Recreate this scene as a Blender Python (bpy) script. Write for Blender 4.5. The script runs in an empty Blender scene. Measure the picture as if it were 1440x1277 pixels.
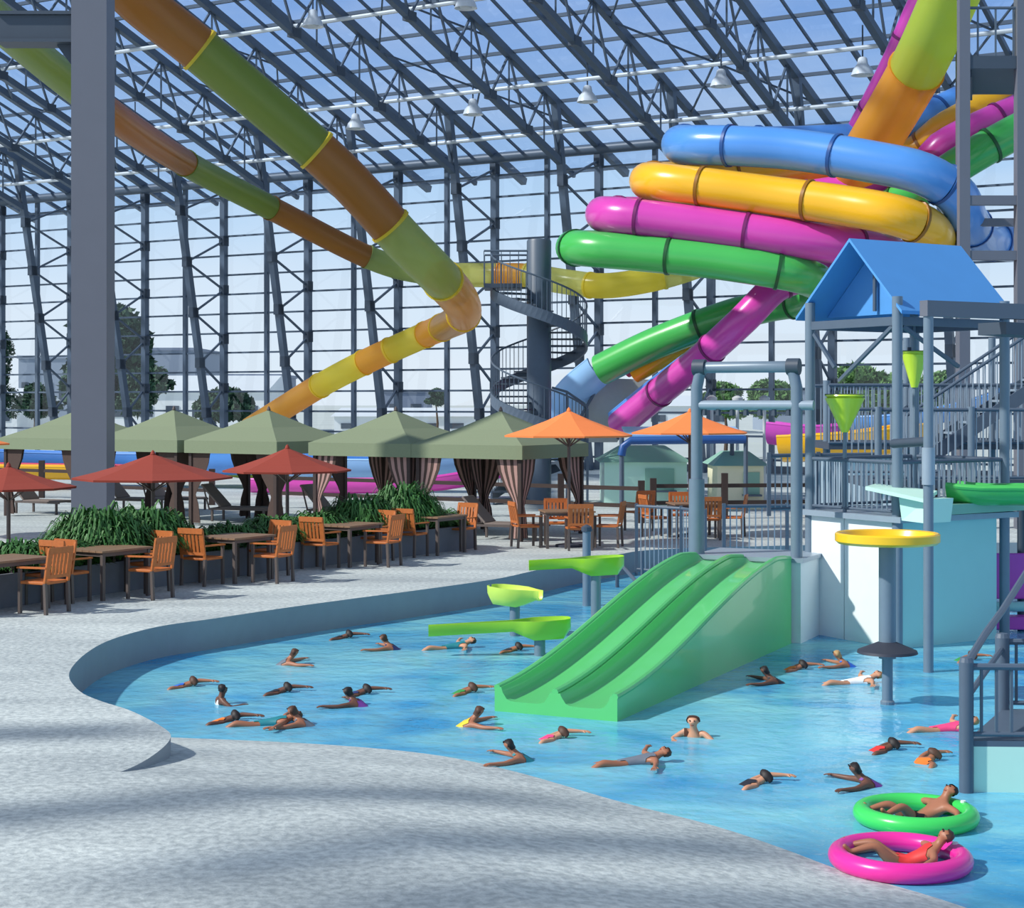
import bpy, bmesh, math, random
from mathutils import Vector, Matrix
from mathutils.geometry import tessellate_polygon
random.seed(7)
SC = bpy.context.scene
COL = SC.collection
PI = math.pi
F, HZ, EYE = 2400.0, 565.0, 3.0        # focal length (px), horizon row, eye height
WATER = -0.42

def PP(px, py, Y):                      # a point seen at that pixel, at depth Y
    return Vector(((px-720)/F*Y, Y, EYE-(py-HZ)/F*Y))
def GP(px, py, z=0.0):                  # a point seen at that pixel on the level z
    Y = (EYE-z)*F/(py-HZ)
    return Vector(((px-720)/F*Y, Y, z))

# ------------------------------------------------------------------ materials
def lin(c):
    r = []
    for v in c[:3]:
        v = v/255.0
        r.append(v/12.92 if v <= 0.04045 else ((v+0.055)/1.055)**2.4)
    return (r[0], r[1], r[2], 1.0)
MATS = {}
def mat(name, rgb, rough=0.5, metal=0.0, var=0.08, scale=6.0, bump=0.0, coat=0.0):
    if name in MATS: return MATS[name]
    m = bpy.data.materials.new(name); m.use_nodes = True
    nt = m.node_tree; b = nt.nodes['Principled BSDF']
    c = lin(rgb)
    tc = nt.nodes.new('ShaderNodeTexCoord')
    nz = nt.nodes.new('ShaderNodeTexNoise'); nz.inputs['Scale'].default_value = scale
    nz.inputs['Detail'].default_value = 3
    nt.links.new(tc.outputs['Object'], nz.inputs['Vector'])
    mx = nt.nodes.new('ShaderNodeMix'); mx.data_type = 'RGBA'
    mx.inputs['A'].default_value = tuple(v*(1-var) for v in c[:3])+(1,)
    mx.inputs['B'].default_value = tuple(min(1, v*(1+var)) for v in c[:3])+(1,)
    nt.links.new(nz.outputs['Fac'], mx.inputs['Factor'])
    nt.links.new(mx.outputs['Result'], b.inputs['Base Color'])
    b.inputs['Roughness'].default_value = rough
    b.inputs['Metallic'].default_value = metal
    if coat: b.inputs['Coat Weight'].default_value = coat
    if bump:
        bp = nt.nodes.new('ShaderNodeBump'); bp.inputs['Strength'].default_value = bump
        bp.inputs['Distance'].default_value = 0.02
        nt.links.new(nz.outputs['Fac'], bp.inputs['Height'])
        nt.links.new(bp.outputs['Normal'], b.inputs['Normal'])
    MATS[name] = m
    return m
def translucent(name, rgb, clear=0.12, trans=0.4):
    m = bpy.data.materials.new(name); m.use_nodes = True
    nt = m.node_tree; b = nt.nodes['Principled BSDF']; out = nt.nodes['Material Output']
    c = lin(rgb)
    b.inputs['Base Color'].default_value = c; b.inputs['Roughness'].default_value = 0.25
    t = nt.nodes.new('ShaderNodeBsdfTranslucent'); t.inputs['Color'].default_value = c
    x = nt.nodes.new('ShaderNodeBsdfTransparent')
    x.inputs['Color'].default_value = tuple(0.5+0.5*v for v in c[:3])+(1,)
    m1 = nt.nodes.new('ShaderNodeMixShader'); m1.inputs[0].default_value = trans
    m2 = nt.nodes.new('ShaderNodeMixShader'); m2.inputs[0].default_value = clear
    nt.links.new(b.outputs[0], m1.inputs[1]); nt.links.new(t.outputs[0], m1.inputs[2])
    nt.links.new(m1.outputs[0], m2.inputs[1]); nt.links.new(x.outputs[0], m2.inputs[2])
    nt.links.new(m2.outputs[0], out.inputs['Surface'])
    MATS[name] = m
    return m
def glass(name, tint, refl=0.08):
    m = bpy.data.materials.new(name); m.use_nodes = True
    nt = m.node_tree; nt.nodes.remove(nt.nodes['Principled BSDF']); out = nt.nodes['Material Output']
    x = nt.nodes.new('ShaderNodeBsdfTransparent'); x.inputs['Color'].default_value = tint+(1,)
    g = nt.nodes.new('ShaderNodeBsdfGlossy'); g.inputs['Roughness'].default_value = 0.03
    g.inputs['Color'].default_value = (0.9, 0.95, 1, 1)
    m1 = nt.nodes.new('ShaderNodeMixShader'); m1.inputs[0].default_value = refl
    nt.links.new(x.outputs[0], m1.inputs[1]); nt.links.new(g.outputs[0], m1.inputs[2])
    nt.links.new(m1.outputs[0], out.inputs['Surface'])
    MATS[name] = m
    return m

# ------------------------------------------------------------------ mesh builder
class MB:
    def __init__(s): s.v = []; s.f = []
    def quad(s, a, b, c, d):
        i = len(s.v); s.v += [Vector(a), Vector(b), Vector(c), Vector(d)]; s.f.append((i, i+1, i+2, i+3)); return s
    def tri(s, a, b, c):
        i = len(s.v); s.v += [Vector(a), Vector(b), Vector(c)]; s.f.append((i, i+1, i+2)); return s
    def hexa(s, p):                     # 8 corners: bottom ring then top ring
        i = len(s.v); s.v += [Vector(q) for q in p]
        for f in ((3,2,1,0),(4,5,6,7),(0,1,5,4),(1,2,6,5),(2,3,7,6),(3,0,4,7)): s.f.append(tuple(i+k for k in f))
        return s
    def box(s, c, d, rz=0.0, tilt=None):
        M = Matrix.Rotation(rz, 3, 'Z')
        if tilt: M = M @ tilt
        c = Vector(c); x, y, z = d[0]/2, d[1]/2, d[2]/2
        P = [(-x,-y,-z),(x,-y,-z),(x,y,-z),(-x,y,-z),(-x,-y,z),(x,-y,z),(x,y,z),(-x,y,z)]
        return s.hexa([c+M@Vector(p) for p in P])
    def bar(s, a, b, w, h=None, up=(0,0,1)):
        a = Vector(a); b = Vector(b); h = h or w
        t = (b-a).normalized(); u = Vector(up)
        if abs(t.dot(u)) > 0.98: u = Vector((0,1,0)) if abs(t.y) < 0.9 else Vector((1,0,0))
        x = t.cross(u).normalized()*(w/2); y = x.cross(t).normalized()*(h/2)
        return s.hexa([a-x-y, a+x-y, b+x-y, b-x-y, a-x+y, a+x+y, b+x+y, b-x+y])
    def tube(s, a, b, r, n=8, r2=None):
        return s.path([a, b], [r, r if r2 is None else r2], n)
    def path(s, pts, r, n=8, cap=True, closed=False):
        pts = [Vector(p) for p in pts]; m = len(pts)
        rr = r if isinstance(r, (list, tuple)) else [r]*m
        base = len(s.v); u = None
        for k in range(m):
            if closed: t = (pts[(k+1)%m]-pts[k-1]).normalized()
            else: t = (pts[min(k+1,m-1)]-pts[max(k-1,0)]).normalized()
            if u is None:
                u = Vector((0,0,1)) if abs(t.z) < 0.9 else Vector((1,0,0))
            u = (u-t*u.dot(t)).normalized(); w = t.cross(u)
            for j in range(n):
                a = 2*PI*j/n
                s.v.append(pts[k]+(u*math.cos(a)+w*math.sin(a))*rr[k])
        for k in range(m if closed else m-1):
            k2 = (k+1) % m
            for j in range(n):
                j2 = (j+1) % n
                s.f.append((base+k*n+j, base+k2*n+j, base+k2*n+j2, base+k*n+j2))
        if cap and not closed:
            s.f.append(tuple(base+j for j in range(n)))
            s.f.append(tuple(base+(m-1)*n+j for j in reversed(range(n))))
        return s
    def lathe(s, prof, c=(0,0,0), n=16, ph=0.0, cap=True):
        c = Vector(c); base = len(s.v); m = len(prof)
        for r, z in prof:
            for j in range(n):
                a = ph+2*PI*j/n
                s.v.append(c+Vector((r*math.cos(a), r*math.sin(a), z)))
        for k in range(m-1):
            for j in range(n):
                j2 = (j+1) % n
                s.f.append((base+k*n+j, base+k*n+j2, base+(k+1)*n+j2, base+(k+1)*n+j))
        if cap:
            s.f.append(tuple(base+j for j in reversed(range(n))))
            s.f.append(tuple(base+(m-1)*n+j for j in range(n)))
        return s
    def sweep(s, prof, pts, up=(0,0,1), close=True):   # prof: closed loop of (side, height)
        pts = [Vector(p) for p in pts]; m = len(pts); n = len(prof); base = len(s.v)
        for k in range(m):
            t = (pts[min(k+1,m-1)]-pts[max(k-1,0)]).normalized()
            x = t.cross(Vector(up)).normalized(); z = x.cross(t)
            for a, b in prof: s.v.append(pts[k]+x*a+z*b)
        for k in range(m-1):
            for j in range(n):
                j2 = (j+1) % n
                s.f.append((base+k*n+j, base+(k+1)*n+j, base+(k+1)*n+j2, base+k*n+j2))
        s.f.append(tuple(base+j for j in range(n)))
        s.f.append(tuple(base+(m-1)*n+j for j in reversed(range(n))))
        return s
    def poly(s, pts, z=None):           # flat polygon, any outline
        P = [Vector(p) if len(p) == 3 else Vector((p[0], p[1], z)) for p in pts]
        i = len(s.v); s.v += P
        for t in tessellate_polygon([P]):
            a, b, c = t
            nrm = (P[b]-P[a]).cross(P[c]-P[a])
            s.f.append((i+a, i+b, i+c) if nrm.z >= 0 else (i+a, i+c, i+b))
        return s
    def slab(s, pts, z0, z1):           # extruded outline
        n = len(pts); i = len(s.v)
        s.v += [Vector((p[0], p[1], z0)) for p in pts]+[Vector((p[0], p[1], z1)) for p in pts]
        for k in range(n): s.f.append((i+k, i+(k+1)%n, i+n+(k+1)%n, i+n+k))
        s.f.append(tuple(i+k for k in reversed(range(n)))); s.f.append(tuple(i+n+k for k in range(n)))
        return s
    def build(s, name, m, parent=None, world=False, smooth=False, bevel=0.0, fix=True):
        me = bpy.data.meshes.new(name)
        off = Vector((0,0,0)); q = parent
        while world and q: off = off+Vector(q.location); q = q.parent
        me.from_pydata([v-off for v in s.v], [], s.f); me.update()
        if fix:
            bm = bmesh.new(); bm.from_mesh(me)
            bmesh.ops.recalc_face_normals(bm, faces=bm.faces)
            bm.to_mesh(me); bm.free()
        me.materials.append(m)
        if smooth:
            me.polygons.foreach_set('use_smooth', [True]*len(me.polygons))
            try: me.set_sharp_from_angle(angle=math.radians(40))
            except Exception: pass
        o = bpy.data.objects.new(name, me); COL.objects.link(o)
        if parent: o.parent = parent
        if bevel:
            b = o.modifiers.new('edge', 'BEVEL'); b.width = bevel; b.segments = 2; b.limit_method = 'ANGLE'
        return o

def tag(o, label, cat, group=None, kind=None):
    if label: o['label'] = label
    if cat: o['category'] = cat
    if group: o['group'] = group
    if kind: o['kind'] = kind
    return o
def thing(name, label, cat, loc=(0,0,0), rz=0.0, group=None, kind=None):
    o = bpy.data.objects.new(name, None); COL.objects.link(o)
    o.empty_display_size = 0.2
    o.location = loc; o.rotation_euler = (0, 0, rz)
    return tag(o, label, cat, group, kind)
def copy_tree(o, parent=None):
    c = o.copy(); COL.objects.link(c)
    if parent: c.parent = parent
    for ch in [x for x in bpy.data.objects if x.parent == o]: copy_tree(ch, c)
    return c
def dup(root, loc, rz, label, group=None, scale=None):
    c = copy_tree(root); c.location = loc; c.rotation_euler = (0, 0, rz); c['label'] = label
    if group: c['group'] = group
    if scale: c.scale = scale
    return c
def smooth_path(pts, n=8, vals=None):   # Catmull-Rom through control points
    P = [Vector(p) for p in pts]; out = []; ov = []
    for i in range(len(P)-1):
        p0 = P[max(i-1,0)]; p1 = P[i]; p2 = P[i+1]; p3 = P[min(i+2,len(P)-1)]
        for k in range(n):
            t = k/n; t2 = t*t; t3 = t2*t
            out.append(0.5*((2*p1)+(p2-p0)*t+(2*p0-5*p1+4*p2-p3)*t2+(3*p1-p0-3*p2+p3)*t3))
            if vals: ov.append(vals[i]*(1-t)+vals[i+1]*t)
    out.append(P[-1])
    if vals: ov.append(vals[-1]); return out, ov
    return out
def resample(pts, step, vals=None):
    L = [0]
    for a, b in zip(pts, pts[1:]): L.append(L[-1]+(b-a).length)
    n = max(2, int(L[-1]/step)); out = []; ov = []; j = 0
    for k in range(n+1):
        s = L[-1]*k/n
        while j < len(L)-2 and L[j+1] < s: j += 1
        t = (s-L[j])/max(1e-9, L[j+1]-L[j])
        out.append(pts[j].lerp(pts[j+1], t))
        if vals: ov.append(vals[j]*(1-t)+vals[j+1]*t)
    return (out, ov) if vals else out

# ------------------------------------------------------------------ palette
M = {}
def pal():
    M['steel'] = mat('steel_paint', (84, 99, 116), 0.45, 0.0)
    M['steel_dark'] = mat('dark_steel_paint', (64, 76, 90), 0.5, 0.0)
    M['galv'] = mat('galvanised_pipe', (150, 166, 180), 0.35, 0.1)
    M['pole'] = mat('blue_grey_pole', (114, 132, 148), 0.4, 0.1)
    M['column'] = mat('column_paint', (104, 108, 120), 0.5, 0.0, 0.05, 2)
    M['white'] = mat('white_paint', (232, 238, 238), 0.5, 0, 0.03)
    M['pipe_white'] = mat('white_pipe', (205, 212, 216), 0.4)
    M['lamp_white'] = mat('lamp_enamel', (225, 230, 234), 0.3)
    M['olive'] = mat('olive_canvas', (128, 140, 112), 0.9, 0, 0.06, 30, 0.1)
    M['curtain'] = mat('brown_curtain', (78, 62, 56), 0.95, 0, 0.15, 20)
    M['curtain_pink'] = mat('striped_curtain_light', (176, 140, 132), 0.95, 0, 0.1, 20)
    M['red'] = mat('rust_red_canvas', (150, 60, 44), 0.85, 0, 0.08, 20, 0.05)
    M['orange'] = mat('orange_canvas', (255, 138, 74), 0.85, 0, 0.06, 20, 0.05)
    M['dark_wood'] = mat('dark_brown_wood', (58, 44, 40), 0.7, 0, 0.2, 14)
    M['wood'] = mat('orange_teak', (190, 108, 52), 0.55, 0, 0.22, 18)
    M['table_wood'] = mat('grey_brown_tabletop', (140, 112, 88), 0.5, 0, 0.2, 18)
    M['leg'] = mat('grey_brown_leg', (98, 88, 84), 0.5, 0.1, 0.1)
    M['green'] = mat('green_fibreglass', (98, 204, 118), 0.3, 0, 0.04, 2, 0, 0.3)
    M['lime_bright'] = mat('bright_lime_plastic', (206, 238, 70), 0.3, 0, 0.06, 4, 0, 0.3)
    M['lime'] = mat('lime_plastic', (158, 210, 44), 0.3, 0, 0.06, 4, 0, 0.3)
    M['lime_pale'] = mat('pale_lime_plastic', (214, 240, 96), 0.35, 0, 0.06, 4)
    M['yellow'] = mat('yellow_plastic', (250, 200, 30), 0.3, 0, 0.04, 3, 0, 0.4)
    M['t_blue'] = mat('blue_tube', (84, 150, 228), 0.28, 0, 0.05, 1.5, 0, 0.4)
    M['t_blue_rim'] = mat('blue_tube_rim', (36, 84, 150), 0.4)
    M['t_yellow'] = mat('yellow_tube', (250, 188, 30), 0.28, 0, 0.05, 1.5, 0, 0.4)
    M['t_yellow_rim'] = mat('yellow_tube_rim', (150, 100, 16), 0.4)
    M['t_mag'] = mat('magenta_tube', (216, 70, 178), 0.28, 0, 0.05, 1.5, 0, 0.4)
    M['t_mag_rim'] = mat('magenta_tube_rim', (118, 26, 100), 0.4)
    M['t_green'] = mat('green_tube', (72, 186, 88), 0.28, 0, 0.05, 1.5, 0, 0.4)
    M['t_green_rim'] = mat('green_tube_rim', (26, 88, 44), 0.4)
    M['t_red'] = mat('red_flume', (206, 52, 84), 0.35, 0, 0.05, 2)
    M['t_pale'] = mat('pale_blue_flume', (150, 198, 244), 0.35, 0, 0.03, 2)
    M['purple'] = mat('purple_panel', (214, 84, 196), 0.4, 0, 0.06, 3)
    M['teal'] = mat('teal_panel', (168, 220, 216), 0.4, 0, 0.03, 3)
    M['mint'] = mat('mint_panel', (200, 240, 224), 0.4, 0, 0.04, 3)
    M['mint_dark'] = mat('mint_roof', (138, 186, 168), 0.5, 0, 0.05, 3)
    M['cream'] = mat('cream_wall', (240, 236, 204), 0.6, 0, 0.03, 3)
    M['roof_blue'] = mat('sky_blue_canvas', (82, 152, 218), 0.6, 0, 0.04, 3)
    M['tan'] = mat('tan_sling', (128, 116, 110), 0.8, 0, 0.1, 20)
    M['planter'] = mat('planter_wall', (112, 118, 128), 0.8, 0, 0.1, 8, 0.1)
    M['soil'] = mat('dark_soil', (60, 50, 42), 0.95, 0, 0.2, 8)
    M['leaf'] = mat('shrub_leaf', (62, 112, 52), 0.6, 0, 0.35, 3)
    M['leaf_dark'] = mat('tree_leaf', (40, 76, 50), 0.7, 0, 0.3, 0.6)
    M['bark'] = mat('bark', (84, 70, 58), 0.9, 0, 0.2, 10)
    M['rubber'] = mat('dark_collar', (52, 56, 70), 0.6)
    M['y_brown'] = translucent('smoked_amber_translucent', (176, 122, 58), 0.06, 0.4)  # amber plastic with shade put into its colour, for upper tube sections
    M['y_moss'] = translucent('moss_translucent', (140, 160, 72), 0.08, 0.4)  # lime plastic darkened the same way, shade painted in
    M['y_sage'] = translucent('sage_translucent', (178, 194, 116), 0.14, 0.45)  # lime step between the painted-shade and bright sections
    M['y_tan'] = translucent('tan_translucent', (214, 170, 90), 0.15, 0.45)  # amber step, partly darkened as if leaving the shade
    M['y_orange'] = translucent('amber_translucent', (255, 196, 84), 0.14, 0.55)
    M['y_green'] = translucent('lime_translucent', (206, 226, 96), 0.14, 0.5)
    M['y_yellow'] = translucent('yellow_translucent', (255, 238, 92), 0.16, 0.55)
    M['y_pale'] = translucent('pale_yellow_translucent', (236, 232, 130), 0.3, 0.45)
    M['g_wall'] = glass('wall_glass', (0.94, 0.97, 1.0), 0.05)
    M['g_roof'] = glass('roof_glass', (0.72, 0.80, 0.92), 0.06)
pal()

# ------------------------------------------------------------------ camera, sky, sun
cam_d = bpy.data.cameras.new('camera'); cam = bpy.data.objects.new('camera', cam_d); COL.objects.link(cam)
cam.location = (0, 0, EYE); cam.rotation_euler = (PI/2, 0, 0)
cam_d.sensor_fit = 'HORIZONTAL'; cam_d.sensor_width = 36.0; cam_d.lens = F/1440*36.0
cam_d.shift_y = (HZ-638.5)/1440.0; cam_d.clip_end = 3000
SC.camera = cam
vs = SC.view_settings
SC.display_settings.display_device = 'sRGB'
vs.view_transform = 'Standard'; vs.look = 'None'; vs.gamma = 1.0; vs.use_curve_mapping = False; vs.exposure = 0.0
w = bpy.data.worlds.new('sky'); SC.world = w; w.use_nodes = True
nt = w.node_tree; bg = nt.nodes['Background']
tc = nt.nodes.new('ShaderNodeTexCoord'); sp = nt.nodes.new('ShaderNodeSeparateXYZ')
nt.links.new(tc.outputs['Generated'], sp.inputs[0])
rp = nt.nodes.new('ShaderNodeValToRGB'); cr = rp.color_ramp
cr.elements[0].position = 0.0; cr.elements[0].color = (0.80, 0.88, 0.95, 1)
cr.elements[1].position = 0.06; cr.elements[1].color = (0.72, 0.84, 0.96, 1)
for p, c in ((0.12, (0.50, 0.70, 0.93, 1)), (0.22, (0.30, 0.50, 0.86, 1)), (0.5, (0.24, 0.33, 0.50, 1)), (1.0, (0.22, 0.28, 0.40, 1))):
    e = cr.elements.new(p); e.color = c
nt.links.new(sp.outputs['Z'], rp.inputs['Fac'])
nz = nt.nodes.new('ShaderNodeTexNoise'); nz.inputs['Scale'].default_value = 5.0; nz.inputs['Detail'].default_value = 5
mp = nt.nodes.new('ShaderNodeMapping'); mp.inputs['Scale'].default_value = (1, 1, 4)
nt.links.new(tc.outputs['Generated'], mp.inputs['Vector']); nt.links.new(mp.outputs['Vector'], nz.inputs['Vector'])
cl = nt.nodes.new('ShaderNodeMapRange'); cl.inputs['From Min'].default_value = 0.5; cl.inputs['From Max'].default_value = 0.75
cl.inputs['To Max'].default_value = 0.4
nt.links.new(nz.outputs['Fac'], cl.inputs['Value'])
mx = nt.nodes.new('ShaderNodeMix'); mx.data_type = 'RGBA'; mx.inputs['B'].default_value = (0.85, 0.9, 0.96, 1)
nt.links.new(cl.outputs['Result'], mx.inputs['Factor']); nt.links.new(rp.outputs['Color'], mx.inputs['A'])
nt.links.new(mx.outputs['Result'], bg.inputs['Color']); bg.inputs['Strength'].default_value = 1.0
sd = bpy.data.lights.new('sun', 'SUN'); sd.energy = 4.2; sd.angle = math.radians(1.8); sd.color = (1.0, 0.97, 0.91)
so = bpy.data.objects.new('sun', sd); COL.objects.link(so)
so.rotation_euler = Vector((-0.92, -0.30, 0.82)).normalized().to_track_quat('Z', 'Y').to_euler()
# ------------------------------------------------------------------ the glass hall
W0 = Vector((-19.35, 90.0, 0)); BAY = Vector((4.64, -2.866, 0)); EU = BAY.normalized()
NI = Vector((-EU.y*-1, -EU.x, 0)); NI = Vector((EU.y, -EU.x, 0))     # into the hall
SL, EAVE = 0.365, 14.35
UP = Vector((0, 0, 1))
def wp(n, d, z): return W0+BAY*n+NI*d+UP*z
def roof(d): return EAVE+SL*d
N0, N1 = -3, 11
RD = 34.0
def chord(z): return 0.85+0.19*z
for n in range(N0, N1+1):
    t = thing('roof_truss', 'dark blue-grey steel lattice column bending into a roof truss of the glass hall', 'truss', wp(n, 0, 0), 0, 'steel trusses of the glass hall', 'structure')
    b = MB(); b.bar(wp(n, 0, 0), wp(n, 0, EAVE), 0.3, 0.3, EU); b.build('column', M['steel'], t, True)
    b = MB(); zt = 15.65; b.bar(wp(n, chord(0), 0), wp(n, chord(zt), zt), 0.3, 0.3, EU)
    b.build('inner_chord', M['steel'], t, True)
    b = MB(); b.bar(wp(n, -2.6, roof(-2.6)), wp(n, RD, roof(RD)), 0.28, 0.32); b.build('top_chord', M['steel'], t, True)
    b = MB(); d0 = chord(13.2); b.bar(wp(n, d0, 13.2), wp(n, RD, 13.2+SL*(RD-d0)), 0.26, 0.28); b.build('bottom_chord', M['steel'], t, True)
    b = MB(); z = 1.2; k = 0; g = MB()
    while z < 13.6:
        a = wp(n, 0, z) if k % 2 == 0 else wp(n, chord(z), z)
        c = wp(n, chord(z+1.25), z+1.25) if k % 2 == 0 else wp(n, 0, z+1.25)
        b.bar(a, c, 0.09)
        g.box(c, (0.3, 0.42, 0.5), math.atan2(EU.y, EU.x))
        z += 1.25; k += 1
    b.build('web', M['steel'], t, True); g.build('gusset', M['steel_dark'], t, True)
    b = MB(); g = MB(); d = d0; k = 0
    while d < RD-2:
        zl = lambda q: 13.2+SL*(q-d0)
        a = wp(n, d, zl(d)) if k % 2 == 0 else wp(n, d, roof(d))
        c = wp(n, d+1.4, roof(d+1.4)) if k % 2 == 0 else wp(n, d+1.4, zl(d+1.4))
        b.bar(a, c, 0.08)
        if k % 2: b.bar(wp(n, d, zl(d)), wp(n, d, roof(d)), 0.07)
        if k % 2: g.box(c, (0.3, 0.5, 0.36), math.atan2(EU.y, EU.x))
        d += 1.4; k += 1
    b.build('roof_web', M['steel'], t, True); g.build('roof_gusset', M['steel_dark'], t, True)

# roof glazing with purlins and mid-bay rafters
ce = MB(); ce.quad(wp(N0, -2.6, roof(-2.6)+0.3), wp(N1, -2.6, roof(-2.6)+0.3), wp(N1, RD, roof(RD)+0.3), wp(N0, RD, roof(RD)+0.3))
ceil = ce.build('ceiling', M['g_roof']); tag(ceil, 'sloping blue-tinted glass roof of the hall', 'roof', None, 'structure')
d = -2.4
while d < RD:
    b = MB(); b.bar(wp(N0, d, roof(d)+0.2), wp(N1, d, roof(d)+0.2), 0.12, 0.14); b.build('purlin', M['steel'], ceil)
    d += 1.95
for k in range(N0*2, N1*2):
    if k % 2:
        b = MB(); b.bar(wp(k/2, -2.6, roof(-2.6)+0.1), wp(k/2, RD, roof(RD)+0.1), 0.16, 0.2); b.build('rafter', M['steel'], ceil)
        for q in (-.25, .25):
            b = MB(); b.bar(wp(k/2+q, -0.4, roof(-0.4)+0.1), wp(k/2+q, RD, roof(RD)+0.1), 0.08, 0.12); b.build('rafter', M['steel'], ceil)
for n in range(N0, N1):                 # cross bracing under the roof, every other bay
    if n % 2 == 0:
        b = MB()
        for d in (2.0, 9.0, 16.0, 23.0):
            b.bar(wp(n, d, roof(d)-0.1), wp(n+1, d+7, roof(d+7)-0.1), 0.07); b.bar(wp(n+1, d, roof(d)-0.1), wp(n, d+7, roof(d+7)-0.1), 0.07)
        b.build('cross_brace', M['steel'], ceil)
# eave tube
b = MB(); b.path([wp(N0, 0.1, EAVE-0.15), wp(N1, 0.1, EAVE-0.15)], 0.24, 10)
tag(b.build('trim_1', M['steel'], smooth=True), 'horizontal steel eave tube along the top of the glass wall', 'beam', None, 'structure')
# glazed wall, one window per bay
for n in range(N0, N1):
    wn = 'window_%d' % (n-N0+1)
    b = MB(); b.quad(wp(n, -0.2, 0.1), wp(n+1, -0.2, 0.1), wp(n+1, -0.2, EAVE+0.2), wp(n, -0.2, EAVE+0.2))
    o = b.build(wn, M['g_wall']); tag(o, 'tall bay of the glazed hall wall with horizontal rails', 'window', 'glazed bays of the hall wall', 'structure')
    b = MB(); z = 0.55
    while z < EAVE: b.bar(wp(n, -0.12, z), wp(n+1, -0.12, z), 0.08, 0.09); z += 0.99
    b.bar(wp(n+0.5, -0.12, 0), wp(n+0.5, -0.12, EAVE), 0.2, 0.2, EU)
    b.build('window_frame', M['steel'], o)
b = MB()
b.box((wp((N0+N1)/2, -0.1, 0.05)), ((BAY*(N1-N0)).length, 0.4, 0.5), math.atan2(EU.y, EU.x))
tag(b.build('baseboard_back', M['planter']), 'low grey plinth under the glass wall', 'plinth', None, 'structure')

# service pipes and high-bay lamps hanging under the trusses
def hang_d(px, py, drop):               # depth into the hall of a roof-parallel plane seen at that pixel
    ray = Vector(((px-720)/F, 1.0, -(py-HZ)/F)); o = Vector((0, 0, EYE))
    # z = EAVE-drop+SL*d, d=(P-W0).NI
    A = ray.z-SL*ray.dot(NI); B = EAVE-drop+SL*(o-W0).dot(NI)-o.z
    P = o+ray*(B/A); return P
pipes = []
for px, py, lab in ((480, 27, 'uppermost pale service pipe crossing the roof trusses near the top edge'), (720, 123, 'pale service pipe crossing the roof trusses at mid-roof height'), (300, 232, 'lowest pale service pipe just above the eave at the left')):
    P = hang_d(px, py, 1.6); d = (P-W0).dot(NI); z = P.z
    b = MB(); b.path([wp(N0, d, z), wp(N1, d, z)], 0.085, 8)
    b.build('service_pipe', M['pipe_white'], smooth=True); tag(COL.objects[-1], lab, 'pipe', None, 'structure')
def lamp_proto():
    t = thing('pendant_lamp', '', 'lamp', (0, 0, 0), 0, 'white high-bay lamps under the glass roof')
    sh_ = MB().lathe([(0.10, 0.55), (0.16, 0.5), (0.2, 0.3), (0.34, 0.12), (0.42, -0.1), (0.40, -0.1), (0.3, 0.1)], n=20).build('lamp_shade', M['lamp_white'], t, smooth=True)
    MB().tube((0, 0, 0.5), (0, 0, 1.7), 0.03, 6).build('stem', M['steel_dark'], t)
    MB().lathe([(0.02, -0.08), (0.2, -0.1), (0.24, 0.0), (0.1, 0.1)], n=16).build('lens', M['pipe_white'], sh_, smooth=True)
    return t
lp = lamp_proto()
LAMPS = [(440, 34, 'bell-shaped white lamp hanging beside the tall amber and lime tube at the top'),
         (655, 8, 'white lamp cut by the top edge, right of the middle'),
         (500, 178, 'white lamp hanging over the bend side of the two long translucent tubes'),
         (665, 158, 'small white lamp hanging low in the middle of the roof'),
         (826, 140, 'white lamp hanging left of the blue tube slide'),
         (1014, 118, 'white lamp hanging just above the blue tube slide'),
         (1213, 102, 'white lamp hanging left of the thin magenta chute at the upper right'),
         (190, 195, 'white lamp hanging right of the big grey column')]
for i, (px, py, lab) in enumerate(LAMPS):
    P = hang_d(px, py, 2.4)
    if i == 0: lp.location = P; lp['label'] = lab
    else: dup(lp, P, 0, lab)
lp['label'] = LAMPS[0][2]

# ------------------------------------------------------------------ outdoors beyond the glass
gm = mat('outdoor_ground', (190, 196, 190), 0.9, 0, 0.15, 0.05)
b = MB(); b.poly([(-900, -60), (900, -60), (900, 1800), (-900, 1800)], -1.0)
tag(b.build('ground', gm), 'pale open ground around the hall', 'ground', None, 'structure')
def building(name, label, px0, px1, ytop, Y, dep, mw, rm, pitched=False, wins=0):
    x0 = (px0-720)/F*Y; x1 = (px1-720)/F*Y; h = EYE-(ytop-HZ)/F*Y
    t = thing(name, label, 'building', ((x0+x1)/2, Y, -1.0), 0)
    hw = (x1-x0)/2; H = h+1.0; hb = H*0.72 if pitched else H-0.4
    MB().box((0, dep/2, hb/2), (2*hw, dep, hb)).build('wall', mw, t)
    r = MB()
    if pitched:
        r.hexa([(-hw-.4, -.4, hb), (hw+.4, -.4, hb), (hw+.4, dep+.4, hb), (-hw-.4, dep+.4, hb), (-hw-.4, dep/2-.2, H), (hw+.4, dep/2-.2, H), (hw+.4, dep/2+.2, H), (-hw-.4, dep/2+.2, H)])
    else: r.box((0, dep/2, H-0.2), (2*hw+0.4, dep+0.4, 0.4))
    r.build('roof', rm, t)
    for k in range(wins):
        MB().box((-hw+(k+0.5)*2*hw/wins, -0.03, hb*0.55), (2*hw/wins*0.5, 0.1, hb*0.25)).build('window', M['steel_dark'], t)
    return t
bw = mat('warehouse_white', (226, 230, 230), 0.7, 0, 0.04, 0.2); bg2 = mat('warehouse_grey', (140, 152, 168), 0.7, 0, 0.05, 0.2)
br = mat('warehouse_roof', (214, 220, 222), 0.6, 0, 0.05, 0.2); bl = mat('slate_block', (120, 132, 152), 0.7, 0, 0.05, 0.2)
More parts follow.
